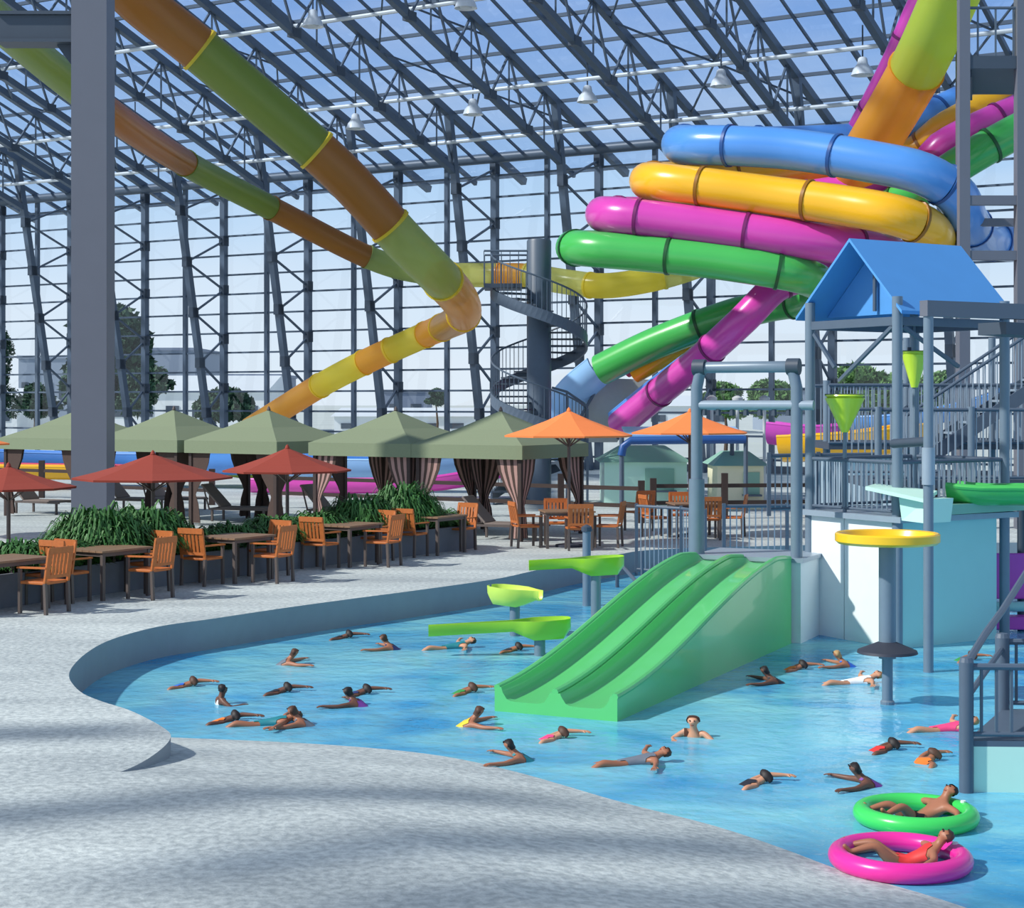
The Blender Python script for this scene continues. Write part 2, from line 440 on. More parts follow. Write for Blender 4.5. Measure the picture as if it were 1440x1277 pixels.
building('warehouse', 'grey flat-roofed block far left beyond the glass, left of the big column', 26, 96, 500, 230, 20, bg2, bg2, False, 4)
building('warehouse', 'grey flat-roofed block beyond the glass right of the tall dark tree', 206, 275, 489, 240, 20, bg2, bl, False, 3)
building('warehouse', 'long white low building with pale pitched roof behind the cabanas at left', 150, 372, 526, 200, 24, bw, br, True, 6)
building('warehouse', 'slate grey block beside the lower end of the amber tube', 318, 392, 526, 225, 18, bl, bl, False, 3)
building('warehouse', 'wide white shed with grey roof right of the amber tube end', 470, 700, 574, 190, 24, bw, br, True, 6)
building('warehouse', 'pale low building far away behind the spiral stair and tube slides', 780, 1030, 556, 215, 24, bw, br, True, 6)
building('warehouse', 'slate grey block just right of the small round tree at centre', 540, 600, 548, 260, 18, bl, bl, False, 2)
building('warehouse', 'grey low block beyond the glass at right behind the blue roofed hut', 1085, 1200, 545, 230, 18, bg2, bl, False, 4)
building('warehouse', 'white block at far left edge of the glass wall', -60, 24, 545, 200, 18, bw, br, True, 2)

def leaf_cloud(b, c, rad, n, size, rnd):
    c = Vector(c)
    for _ in range(n):
        while True:
            p = Vector((rnd.uniform(-1, 1), rnd.uniform(-1, 1), rnd.uniform(-1, 1)))
            if 0.25 < p.length < 1: break
        q = c+Vector((p.x*rad[0], p.y*rad[1], p.z*rad[2]))
        u = Vector((rnd.gauss(0, 1), rnd.gauss(0, 1), rnd.gauss(0, 1))).normalized()
        v = u.orthogonal().normalized(); v.rotate(Matrix.Rotation(rnd.uniform(0, 6.28), 3, u))
        s = size*rnd.uniform(0.6, 1.3); wv = u.cross(v)
        b.quad(q-v*s, q+wv*s*0.45, q+v*s, q-wv*s*0.45)
def tree(label, px, ytop, ybot, wpx, Y, seed, group='trees beyond the glass wall', clumps=13, lm='leaf_dark'):
    rnd = random.Random(seed); x = (px-720)/F*Y; h = EYE-(ytop-HZ)/F*Y+1.0; hb = EYE-(ybot-HZ)/F*Y+1.0; wd = wpx/F*Y/2
    t = thing('tree', label, 'tree', (x, Y, -1.0), 0, group)
    b = MB(); b.path([(0, 0, 0), (0.1, 0, h*0.35), (-0.1, 0.1, h*0.8)], [h*0.03, h*0.022, h*0.008], 8); b.build('trunk', M['bark'], t, smooth=True)
    b = MB(); hb = max(hb, 0.4); hh = (h-hb)/2
    for k in range(clumps):
        f = (k+0.5)/clumps; rr = wd*(1-0.6*f*f)
        b_c = (rnd.uniform(-1, 1)*rr*0.62, rnd.uniform(-1, 1)*rr*0.62, hb+(0.16+0.72*f)*2*hh)
        leaf_cloud(b, b_c, (wd*0.46, wd*0.46, max(hh*0.34, wd*0.2)), 420, wd*0.1, rnd)
    b.build('crown', M[lm], t, fix=False)
M['leaf_mid'] = mat('mid_green_leaf', (92, 132, 72), 0.7, 0, 0.3, 0.6)
tree('tall dark tree beyond the glass, just behind the big grey column', 150, 425, 592, 150, 150, 1, clumps=22)
tree('dark spiky tree cut by the left edge', -4, 458, 592, 60, 150, 2)
tree('broad dark tree low beside the big column, over the first cabana', 205, 515, 585, 90, 140, 3)
tree('low green tree behind the second and third cabana', 318, 548, 592, 100, 145, 4)
tree('small lone round tree beyond the glass left of the spiral stair', 614, 546, 572, 34, 170, 5)
tree('leafy tree seen through the pipe arch, at its left side', 1020, 538, 590, 84, 120, 6, lm='leaf_mid')
tree('leafy tree seen through the pipe arch, at its right side', 1084, 534, 590, 84, 122, 7, lm='leaf_mid')
tree('bright green tree beyond the glass left of the upper lime cone', 1222, 512, 595, 120, 115, 8, lm='leaf_mid')
tree('green tree beyond the glass right of the upper lime cone', 1318, 522, 590, 80, 118, 9, lm='leaf_mid')
tree('dark bushy tree behind the first cabana at far left', 48, 540, 590, 70, 165, 10)
# unseen roof beams, added to throw soft bands of shade on the near deck
for i, (a, c, z, w_) in enumerate((((-7.0, 15.0), (-3.4, 15.6), 19.0, 0.5), ((-6.0, 11.3), (-0.2, 13.9), 20.0, 0.55), ((-2.2, 10.8), (1.6, 12.9), 22.0, 0.6), ((-1.0, 10.1), (3.0, 11.4), 22.0, 0.6))):
    off = Vector((-0.92, -0.30, 0.82))*(z/0.82)
    b = MB(); b.bar(Vector((a[0], a[1], 0))+off, Vector((c[0], c[1], 0))+off, w_, 0.5)
    tag(b.build('trim_%d' % (i+2), M['steel']), 'steel roof beam over the near side of the hall', 'beam', 'near roof beams', 'structure')
# ------------------------------------------------------------------ deck, beach, pool
conc = bpy.data.materials.new('brushed_concrete'); conc.use_nodes = True
def _conc():
    nt = conc.node_tree; b = nt.nodes['Principled BSDF']
    tc = nt.nodes.new('ShaderNodeTexCoord')
    n1 = nt.nodes.new('ShaderNodeTexNoise'); n1.inputs['Scale'].default_value = 0.55; n1.inputs['Detail'].default_value = 5
    n2 = nt.nodes.new('ShaderNodeTexNoise'); n2.inputs['Scale'].default_value = 14.0; n2.inputs['Detail'].default_value = 6
    mp = nt.nodes.new('ShaderNodeMapping'); mp.inputs['Scale'].default_value = (0.45, 1.5, 1)
    nt.links.new(tc.outputs['Object'], mp.inputs[0]); nt.links.new(mp.outputs[0], n1.inputs['Vector'])
    nt.links.new(tc.outputs['Object'], n2.inputs['Vector'])
    r1 = nt.nodes.new('ShaderNodeValToRGB')
    r1.color_ramp.elements[0].position = 0.3; r1.color_ramp.elements[0].color = lin((178, 187, 188))
    r1.color_ramp.elements[1].position = 0.7; r1.color_ramp.elements[1].color = lin((216, 224, 221))
    r2 = nt.nodes.new('ShaderNodeValToRGB')
    r2.color_ramp.elements[0].position = 0.35; r2.color_ramp.elements[0].color = (0.58, 0.6, 0.62, 1)
    r2.color_ramp.elements[1].position = 0.62; r2.color_ramp.elements[1].color = (1, 1, 1, 1)
    mx = nt.nodes.new('ShaderNodeMix'); mx.data_type = 'RGBA'; mx.blend_type = 'MULTIPLY'; mx.inputs['Factor'].default_value = 0.8
    nt.links.new(n1.outputs['Fac'], r1.inputs[0]); nt.links.new(n2.outputs['Fac'], r2.inputs[0])
    nt.links.new(r1.outputs[0], mx.inputs['A']); nt.links.new(r2.outputs[0], mx.inputs['B'])
    nt.links.new(mx.outputs['Result'], b.inputs['Base Color'])
    b.inputs['Roughness'].default_value = 0.75
    bp = nt.nodes.new('ShaderNodeBump'); bp.inputs['Strength'].default_value = 0.5; bp.inputs['Distance'].default_value = 0.03
    nt.links.new(n2.outputs['Fac'], bp.inputs['Height']); nt.links.new(bp.outputs[0], b.inputs['Normal'])
_conc()
edge_px = [(920, 773), (868, 780), (800, 792), (745, 804), (693, 815), (580, 831), (503, 841), (400, 855), (300, 870), (235, 879), (190, 889), (150, 902), (122, 918), (103, 936), (97, 950), (103, 963), (118, 976), (145, 987), (180, 998), (212, 1013), (232, 1025), (240, 1033), (237, 1043), (226, 1054), (208, 1067), (188, 1078), (168, 1086)]
edge = [Vector((42, 38, 0)), Vector((20, 37, 0)), Vector((9, 36.2, 0)), Vector((5, 35.4, 0))]+[GP(x, y) for x, y in edge_px]
edge = smooth_path(edge, 4)
S = edge[-1]
top_line = [Vector((S.x, S.y, 0)), Vector((-2.2, 13.2, 0)), Vector((-1.3, 12.5, 0)), Vector((-0.6, 11.6, 0)), Vector((-0.1, 10.6, 0)), Vector((0.4, 9.4, 0)), Vector((1.0, 8.0, 0)), Vector((2.0, 5.0, 0)), Vector((3, 1.0, 0)), Vector((4, -6, 0))]
water_px = [(240, 1037), (440, 1046), (600, 1060), (720, 1084), (870, 1127), (1000, 1160), (1100, 1193), (1180, 1223), (1270, 1249), (1360, 1277)]
wl = [GP(x, y, WATER) for x, y in water_px]+[Vector((4.2, 9.6, WATER)), Vector((5.5, 7.0, WATER)), Vector((7, 3, WATER)), Vector((9, -6, WATER))]
wl = resample(smooth_path(wl, 6), 0.25); NB = len(wl)
tl = smooth_path(top_line, 6)
L = sum((a-b_).length for a, b_ in zip(tl, tl[1:])); tl = resample(tl, L/(NB-1+0.001))[:NB]
while len(tl) < NB: tl.append(tl[-1].copy())
deck = [p for p in edge]+tl[1:]
outer = [(4, -8), (-60, -8), (-60, 60), (-47, 107.2), (-19.35, 90.1), (9.5, 72.4), (46, 49.9), (46, 38)]
b = MB(); b.poly([(p.x, p.y) for p in deck]+outer, 0.0)
floor = b.build('floor', conc); tag(floor, 'pale grey concrete pool deck', 'deck', None, 'structure')
# kerb wall of the pool
b = MB()
for p, q in zip(edge, edge[1:]): b.quad(p, q, q-UP*0.8, p-UP*0.8)
kerb = mat('kerb_concrete', (150, 156, 162), 0.8, 0, 0.06, 5, 0.1)
o = b.build('wall_pool', kerb); tag(o, 'grey concrete kerb wall around the pool', 'wall', None, 'structure')
# sloping beach entry (reaches left under the deck, and down under the water)
b = MB(); rows = []
for t_, w_ in zip(tl, wl):
    dv = (w_-t_); rows.append([t_, t_.lerp(w_, 0.5)+UP*0.02, w_, w_+dv*0.8-UP*0.05])
ext = [p-Vector((1.2, -0.1, 0.02)) for p in rows[0]]
ext[0] = rows[0][0]-Vector((0.02, 0, 0.02)); ext[1] = rows[0][1]-Vector((0.7, 0, 0.0))
rows.insert(0, ext)
for a_, c_ in zip(rows, rows[1:]):
    for k in range(3): b.quad(a_[k], c_[k], c_[k+1], a_[k+1])
o = b.build('floor_beach', conc, smooth=True); tag(o, 'concrete beach entry sloping down into the pool', 'ramp', None, 'structure')
for p in o.data.polygons: p.use_smooth = True
b = MB(); b.poly([(-9, -7), (46, -7), (46, 38), (-9, 38)], -0.85)
pf = mat('pool_floor_paint', (110, 206, 244), 0.5, 0, 0.1, 0.7)
tag(b.build('floor_pool', pf), 'painted blue pool floor', 'floor', None, 'structure')
# water
wm = bpy.data.materials.new('pool_water'); wm.use_nodes = True
def _water():
    nt = wm.node_tree; b = nt.nodes['Principled BSDF']; out = nt.nodes['Material Output']
    tc = nt.nodes.new('ShaderNodeTexCoord')
    n1 = nt.nodes.new('ShaderNodeTexNoise'); n1.inputs['Scale'].default_value = 0.5; n1.inputs['Detail'].default_value = 5
    n1.inputs['Distortion'].default_value = 1.0
    mp = nt.nodes.new('ShaderNodeMapping'); mp.inputs['Scale'].default_value = (0.8, 1.2, 1)
    nt.links.new(tc.outputs['Object'], mp.inputs[0]); nt.links.new(mp.outputs[0], n1.inputs['Vector'])
    r = nt.nodes.new('ShaderNodeValToRGB')
    r.color_ramp.elements[0].position = 0.34; r.color_ramp.elements[0].color = lin((56, 170, 230))
    r.color_ramp.elements[1].position = 0.66; r.color_ramp.elements[1].color = lin((150, 234, 250))
    nt.links.new(n1.outputs['Fac'], r.inputs[0]); nt.links.new(r.outputs[0], b.inputs['Base Color'])
    b.inputs['Roughness'].default_value = 0.12; b.inputs['IOR'].default_value = 1.33
    n2 = nt.nodes.new('ShaderNodeTexNoise'); n2.inputs['Scale'].default_value = 5.0; n2.inputs['Detail'].default_value = 4
    bp = nt.nodes.new('ShaderNodeBump'); bp.inputs['Strength'].default_value = 0.35; bp.inputs['Distance'].default_value = 0.05
    nt.links.new(tc.outputs['Object'], n2.inputs['Vector'])
    nt.links.new(n2.outputs['Fac'], bp.inputs['Height']); nt.links.new(bp.outputs[0], b.inputs['Normal'])
    x = nt.nodes.new('ShaderNodeBsdfTransparent'); x.inputs['Color'].default_value = (0.55, 0.85, 0.95, 1)
    m1 = nt.nodes.new('ShaderNodeMixShader'); m1.inputs[0].default_value = 0.22
    nt.links.new(b.outputs[0], m1.inputs[1]); nt.links.new(x.outputs[0], m1.inputs[2]); nt.links.new(m1.outputs[0], out.inputs['Surface'])
_water()
b = MB(); b.poly([(-9, -7), (46, -7), (46, 38), (-9, 38)], WATER)
tag(b.build('water', wm), 'bright blue shallow pool water', 'water', None, 'structure')
# ------------------------------------------------------------------ planter with shrubs
base_px = [(-70, 872), (0, 856), (120, 839), (240, 823), (340, 810), (460, 795), (560, 784), (668, 771)]
pl = smooth_path([GP(x, y) for x, y in base_px], 4)
def offset(path, d):
    out = []
    for k, p in enumerate(path):
        t = (path[min(k+1, len(path)-1)]-path[max(k-1, 0)]).normalized()
        out.append(p+Vector((-t.y, t.x, 0))*d)
    return out
t = thing('planter', 'long curved grey planter wall behind the wooden dining tables', 'planter', pl[0])
PW = 1.15
fr = pl; bk = offset(pl, PW)
b = MB()
b.sweep([(-0.12, 0.0), (0.0, 0.0), (0.0, 0.48), (-0.12, 0.48)], fr, UP); b.build('wall', M['planter'], t, True)
b = MB(); b.sweep([(-0.12, 0.0), (0.0, 0.0), (0.0, 0.48), (-0.12, 0.48)], bk, UP); b.build('wall', M['planter'], t, True)
b = MB(); b.bar(fr[-1]+UP*0.24, bk[-1]+UP*0.24, 0.12, 0.48); b.build('wall', M['planter'], t, True)
b = MB()
for k in range(len(fr)-1): b.quad(fr[k]+UP*0.4, fr[k+1]+UP*0.4, bk[k+1]+UP*0.4, bk[k]+UP*0.4)
b.build('soil', M['soil'], t, True)

def shrub_mesh(b, rad, n, ln, rnd):       # arching strap leaves springing from many crowns
    for _ in range(n):
        a = rnd.uniform(0, 2*PI); q = math.sqrt(rnd.uniform(0, 1))
        o = Vector((rad[0]*0.75*q*math.cos(a), rad[1]*0.75*q*math.sin(a), 0))
        h = rad[2]*(1-0.55*q*q)*rnd.uniform(0.55, 1.05)
        yaw = a+rnd.gauss(0, 0.9); out = Vector((math.cos(yaw), math.sin(yaw), 0)); side = Vector((-out.y, out.x, 0))*ln*0.04
        p0 = o+UP*h*0.35; p1 = o+out*ln*0.3+UP*h*0.85; p2 = o+out*ln*0.62+UP*h*rnd.uniform(0.75, 1.0); p3 = o+out*ln+UP*h*rnd.uniform(0.4, 0.8)
        b.quad(p0-side, p0+side, p1+side*1.2, p1-side*1.2); b.quad(p1-side*1.2, p1+side*1.2, p2+side, p2-side)
        b.tri(p2-side, p2+side, p3)
def along(f):
    k = f*(len(pl)-1); i = min(int(k), len(pl)-2); mid = [(p+q)/2 for p, q in zip(fr, bk)]
    return mid[i].lerp(mid[i+1], k-i)
def plant_at(px):                         # fraction along the planter whose middle shows at that column
    best = min(range(401), key=lambda i: abs((along(i/400).x/along(i/400).y*F+720)-px)); return along(best/400)
SHR = [(22, 0.9, 0.55, 'low dark shrub in the planter at the far left behind the first wooden table'),
       (84, 0.75, 0.5, 'low shrub in the planter just left of the big grey column'),
       (140, 0.95, 1.0, 'tall arching shrub in the planter in front of the big grey column'),
       (205, 0.95, 0.95, 'tall arching shrub in the planter under the middle red umbrella'),
       (268, 0.7, 0.5, 'low shrub in the planter right of the middle red umbrella pole'),
       (330, 0.8, 0.5, 'low shrub in the planter between the two full red umbrellas'),
       (388, 0.7, 0.58, 'bright low shrub in the planter under the right red umbrella'),
       (446, 0.75, 0.6, 'low shrub in the planter right of the right red umbrella'),
       (505, 0.8, 0.85, 'rounded shrub in the planter under the fourth cabana, left of the biggest one'),
       (566, 0.85, 1.05, 'big rounded shrub in the planter under the fourth cabana striped curtains'),
       (618, 0.45, 0.42, 'small shrub at the right end of the planter')]
for i, (px, r, h, lab) in enumerate(SHR):
    p = plant_at(px); rnd = random.Random(100+i)
    t = thing('shrub', lab, 'shrub', (p.x, p.y, 0.4), 0, 'shrubs in the planter')
    b = MB(); shrub_mesh(b, (r, min(r, 0.55), h), 1900, 0.42, rnd); b.build('foliage', M['leaf'], t, fix=False)
    b = MB()
    for k in range(5):
        a = rnd.uniform(0, 6.28); b.tube((0, 0, 0), (0.3*r*math.cos(a), 0.3*math.sin(a), h*0.6), 0.02, 5)
    b.build('stem', M['bark'], t)

# ------------------------------------------------------------------ wooden chairs and tables
def make_chair():
    t = thing('dining_chair', '', 'chair', (0, 0, 0))
    MB().box((0, 0, 0.44), (0.5, 0.48, 0.04)).build('seat', M['wood'], t, bevel=0.01)
    b = MB(); tl_ = Matrix.Rotation(0.16, 3, 'X')
    for x in (-0.235, 0.235): b.bar((x, -0.24, 0.44), (x, -0.32, 0.92), 0.045, 0.03)
    b.bar((-0.25, -0.32, 0.9), (0.25, -0.32, 0.9), 0.03, 0.09); b.bar((-0.24, -0.26, 0.53), (0.24, -0.26, 0.53), 0.025, 0.05)
    for k in range(6):
        x = -0.19+0.076*k; b.bar((x, -0.26, 0.53), (x, -0.318, 0.88), 0.048, 0.016)
    b.build('backrest', M['wood'], t)
    for x in (-0.235, 0.235):
        MB().bar((x, 0.22, 0), (x, 0.22, 0.64), 0.045).build('leg', M['leg'], t)
        MB().bar((x, -0.26, 0), (x, -0.24, 0.44), 0.045).build('leg', M['leg'], t)
        MB().bar((x, 0.26, 0.65), (x, -0.28, 0.66), 0.06, 0.025).build('armrest', M['wood'], t)
    return t
def make_table():
    t = thing('dining_table', '', 'table', (0, 0, 0))
    b = MB()
    for k in range(6): b.box((0, -0.36+0.144*k, 0.74), (1.05, 0.135, 0.03))
    b.build('tabletop', M['table_wood'], t)
    b = MB()
    for y in (-0.38, 0.38): b.box((0, y, 0.695), (0.96, 0.03, 0.06))
    for x in (-0.47, 0.47): b.box((x, 0, 0.695), (0.03, 0.74, 0.06))
    b.build('apron', M['leg'], t)
    for x in (-0.47, 0.47):
        for y in (-0.38, 0.38): MB().box((x, y, 0.36), (0.055, 0.055, 0.72)).build('leg', M['leg'], t)
    return t
chair0 = make_chair(); table0 = make_table(); used = {'c': 0, 't': 0}
CG = 'wooden armchairs around the dining tables'; TG = 'wooden dining tables beside the pool'
def put_chair(x, y, rz, label):
    if not used['c']: used['c'] = 1; chair0.location = (x, y, 0); chair0.rotation_euler = (0, 0, rz); chair0['label'] = label; chair0['group'] = CG
    else: dup(chair0, (x, y, 0), rz, label, CG)
def put_table(x, y, rz, label):
    if not used['t']: used['t'] = 1; table0.location = (x, y, 0); table0.rotation_euler = (0, 0, rz); table0['label'] = label; table0['group'] = TG
    else: dup(table0, (x, y, 0), rz, label, TG)
TB = [(6, 858, 'at the far left edge'), (152, 839, 'in front of the big grey column'), (332, 816, 'between the two full red umbrellas'),
      (490, 794, 'left of the biggest planter shrub'), (612, 778, 'at the right end of the planter')]
for i, (px, py, where) in enumerate(TB):
    c = GP(px, py); j = i+1 if i < 4 else i
    a = GP(*TB[max(0, i-1)][:2]); e = GP(*TB[min(4, i+1)][:2]); d = (e-a).normalized(); ang = math.atan2(d.y, d.x); nrm = Vector((d.y, -d.x, 0))
    put_table(c.x, c.y, ang, 'wooden dining table '+where)
    q = c-d*0.82; put_chair(q.x, q.y, ang-PI/2+0.06, 'wooden armchair at the near end of the table '+where)
    q = c+d*0.82; put_chair(q.x, q.y, ang+PI/2-0.08, 'wooden armchair at the far end of the table '+where)
    if i in (0, 1, 2, 3):
        q = c+nrm*0.68+d*(0.12 if i != 1 else 0.2); put_chair(q.x, q.y, ang+0.1, 'wooden armchair on the pool side of the table '+where)

# dining sets under the two orange umbrellas
for (px, py, Y0, who) in ((797, 769, None, 'under the left orange umbrella'), (975, 755, None, 'under the right orange umbrella')):
    c = GP(px, py); put_table(c.x, c.y, 0.15, 'wooden dining table '+who)
    for k, (dx, dy, rz, side) in enumerate(((-0.83, -0.1, -PI/2+0.3, 'left end'), (0.85, -0.05, PI/2-0.25, 'right end'), (0.22, -0.72, 0.1, 'near side'), (-0.2, 0.72, PI, 'far side'))):
        put_chair(c.x+dx, c.y+dy, rz, 'wooden armchair at the %s of the table %s' % (side, who))
p = GP(916, 752); put_chair(p.x-0.2, p.y+1.2, 0.5, 'wooden armchair standing alone behind the railing left of the pipe arch')

# ------------------------------------------------------------------ umbrellas
def umbrella(label, px, Y, R, z_edge, rise, m, group, n=8, ph=0.2, pole='leg'):
    x = (px-720)/F*Y
    t = thing('umbrella', label, 'umbrella', (x, Y, 0), 0, group)
    b = MB(); prof = [(0.03, z_edge+rise), (R*0.35, z_edge+rise*0.60), (R*0.7, z_edge+rise*0.25), (R, z_edge), (R*0.995, z_edge-0.035), (R*0.97, z_edge-0.02), (R*0.7, z_edge+rise*0.22), (R*0.35, z_edge+rise*0.56), (0.03, z_edge+rise-0.03)]
    b.lathe(prof, n=n, ph=ph); b.build('canopy', m, t)
    MB().lathe([(0.0, z_edge+rise+0.08), (0.03, z_edge+rise+0.05), (0.05, z_edge+rise), (0.02, z_edge+rise-0.02)], n=10).build('finial', m, t, smooth=True)
    MB().tube((0, 0, 0.05), (0, 0, z_edge+rise), 0.035, 10).build('pole', M[pole], t, smooth=True)
    for k in range(n):
        a = ph+2*PI*k/n; u = Vector((math.cos(a), math.sin(a), 0))
        MB().bar(u*R*0.5+UP*(z_edge+rise*0.38), UP*(z_edge-0.25), 0.02).build('strut', M[pole], t)
    MB().lathe([(0.28, 0), (0.28, 0.05), (0.06, 0.08), (0.05, 0.2), (0.0, 0.2)], n=16).build('base', M['rubber'], t, smooth=True)
RG = 'rust red umbrellas behind the planter'; OG = 'orange umbrellas over the dining sets'
umbrella('rust red umbrella cut by the left edge, lowest of the three', 12, 28.9, 1.12, 1.56, 0.34, M['red'], RG)
umbrella('rust red umbrella in front of the foot of the big grey column', 215, 29.8, 1.38, 1.68, 0.40, M['red'], RG)
umbrella('rust red umbrella right of the middle, in front of the third cabana', 404, 33.0, 1.24, 1.68, 0.42, M['red'], RG)
c = GP(797, 769); umbrella('bright orange umbrella in front of the last cabana', 800, c.y, 1.36, 2.31, 0.5, M['orange'], OG)
c = GP(975, 755); umbrella('bright orange umbrella seen behind the pipe arch post', 970, c.y, 1.34, 2.32, 0.46, M['orange'], OG)
umbrella('orange umbrella tip at the far left edge before the first cabana', -78, 37.5, 1.38, 2.08, 0.42, M['orange'], OG)

# ------------------------------------------------------------------ cabanas
def cabana(label, s, stripes, lounge):
    near = Vector((0.198, 36.5, 0))-EU*s
    Ls = 2.77; h = Ls/2
    c = near-EU*h-NI*h
    rz = math.atan2(EU.y, EU.x)
    t = thing('cabana', label, 'cabana', c, rz, 'olive canvas cabanas in a row behind the planter')
    ze, zv, zp = 2.06, 1.76, 2.80
    b = MB(); e = h+0.05; k = 0.06
    cs = [(-e, -e), (e, -e), (e, e), (-e, e)]
    mid = [(x*0.5, y*0.5) for x, y in cs]
    for i in range(4):                    # four curved panels, double skin
        a = cs[i]; d = cs[(i+1) % 4]; am = mid[i]; dm = mid[(i+1) % 4]
        for o in (0, -0.03):
            b.quad((a[0], a[1], ze+o), (d[0], d[1], ze+o), (dm[0], dm[1], ze+(zp-ze)*0.44+o), (am[0], am[1], ze+(zp-ze)*0.44+o))
            b.tri((am[0], am[1], ze+(zp-ze)*0.44+o), (dm[0], dm[1], ze+(zp-ze)*0.44+o), (0, 0, zp+o))
    b.build('roof', M['olive'], t)
    for (x, y, w, d) in ((0, -e, 2*e, 0.02), (0, e, 2*e, 0.02), (e, 0, 0.02, 2*e), (-e, 0, 0.02, 2*e)):
        MB().box((x, y, (ze+zv)/2), (w+0.02, d, ze-zv)).build('valance', M['olive'], t)
    MB().lathe([(0.0, zp+0.1), (0.03, zp+0.06), (0.05, zp), (0.02, zp-0.04)], n=8).build('finial', M['leg'], t)
    for x in (-h+.06, h-.06):
        for y in (-h+.06, h-.06):
            MB().box((x, y, ze/2), (0.09, 0.09, ze)).build('post', M['dark_wood'], t)
            # tied-back curtain: full at the rail, gathered to the post
            for (dx, dy) in ((-math.copysign(1, x), 0), (0, -math.copysign(1, y))):
                for st in range(7):
                    u0 = st/7; u1 = (st+1)/7; q = MB()
                    prev = None
                    for zz, wd in ((zv+0.02, 0.62), (1.5, 0.56), (1.2, 0.42), (0.9, 0.22), (0.75, 0.15), (0.5, 0.24), (0.06, 0.30)):
                        wv = 0.05*math.sin(st*1.9)
                        a = Vector((x+dx*wd*u0+dy*0, y+dy*wd*u0, zz)); d = Vector((x+dx*wd*u1, y+dy*wd*u1, zz))
                        nrm = Vector((dy, dx, 0))*0.05
                        a += nrm*math.sin(u0*22); d += nrm*math.sin(u1*22)
                        if prev: q.quad(prev[0], prev[1], d, a)
                        prev = (a, d)
                    if st == 0: dark = MB(); light = MB()
                    tgt = light if (stripes and st % 2) else dark
                    i0 = len(tgt.v); tgt.v += q.v; tgt.f += [tuple(i0+i for i in f) for f in q.f]
                cur = dark.build('curtain', M['curtain'], t, fix=False)
                sm = cur.modifiers.new('cloth', 'SOLIDIFY'); sm.thickness = 0.012
                if stripes:
                    l_ = light.build('stripe', M['curtain_pink'], cur, fix=False); sm = l_.modifiers.new('cloth', 'SOLIDIFY'); sm.thickness = 0.012
CB = [(0.0, True, 'olive cabana at the right end of the row, nearest, with striped curtains'), (2.9, True, 'olive cabana second from the right, behind the big planter shrub'),
      (6.73, False, 'olive cabana in the middle, behind the right red umbrella'), (9.85, False, 'olive cabana just right of the big grey column'),
      (13.2, False, 'olive cabana at the left end, partly behind the big grey column')]
for s, st, lab in CB: cabana(lab, s, st, True)

# loungers inside and beside the cabanas
def make_lounger():
    t = thing('sun_lounger', '', 'sun lounger', (0, 0, 0))
    MB().box((0, -0.35, 0.34), (0.62, 1.3, 0.05)).build('seat', M['tan'], t, bevel=0.015)
    MB().bar((0, 0.28, 0.36), (0, 0.82, 0.92), 0.62, 0.05, (0, 0, 1)).build('backrest', M['tan'], t, bevel=0.015)
    b = MB()
    for x in (-0.33, 0.33): b.bar((x, -1.0, 0.31), (x, 0.6, 0.31), 0.04, 0.05)
    b.bar((-0.33, 0.55, 0.31), (0.33, 0.55, 0.31), 0.04, 0.05); b.bar((-0.3, 0.6, 0.32), (-0.3, 0.75, 0.84), 0.03); b.bar((0.3, 0.6, 0.32), (0.3, 0.75, 0.84), 0.03)
    b.build('frame', M['leg'], t)
    for x in (-0.33, 0.33):
        for y in (-0.9, 0.5): MB().box((x, y, 0.155), (0.05, 0.05, 0.31)).build('leg', M['leg'], t)
    return t
lg = make_lounger()
LG = [(706, 37.3, 1.2, 'tan sun lounger inside the cabana at the right end of the row'), (626, 39.5, 1.0, 'tan sun lounger left of the last striped curtains'),
      (470, 42.5, 1.1, 'tan sun lounger between the middle cabana and the next one to its right'), (332, 43.0, 1.3, 'tan sun lounger with raised back left of the middle cabana'),
      (240, 47.5, 1.2, 'tan sun lounger behind the middle red umbrella'), (55, 46.0, 1.1, 'tan sun lounger far left behind the fence posts'),
      (186, 47.0, 1.2, 'tan sun lounger beside the foot of the big grey column')]
for i, (px, Y, rz, lab) in enumerate(LG):
    loc = ((px-720)/F*Y, Y, 0)
    if i == 0: lg.location = loc; lg.rotation_euler = (0, 0, rz); lg['label'] = lab; lg['group'] = 'sun loungers around the cabanas'
    else: dup(lg, loc, rz, lab, 'sun loungers around the cabanas')

# dark fence behind the cabanas
def fence(label, a, c, n, hh=1.05, post='dark_wood'):
    a = Vector(a); c = Vector(c)
    t = thing('fence', label, 'fence', a)
    for k in range(n+1):
        p = a.lerp(c, k/n); h = hh+(0.12 if k % 2 else 0)
        MB().box(p+UP*h/2, (0.16, 0.16, h)).build('post', M[post], t, True)
    for z in (0.85, 0.42): MB().bar(a+UP*z, c+UP*z, 0.05, 0.10).build('rail', M[post], t, True)
A = Vector((3.2, 42.2, 0))
fence('dark brown wooden post fence behind the cabanas, right section', A, A-EU*11.5, 5)
fence('dark brown wooden post fence behind the cabanas, left section', A-EU*14.0, A-EU*28.0, 6)
fence('short dark wooden fence behind the right orange umbrella tables', (3.6, 43.5, 0), (11, 44.5, 0), 4)

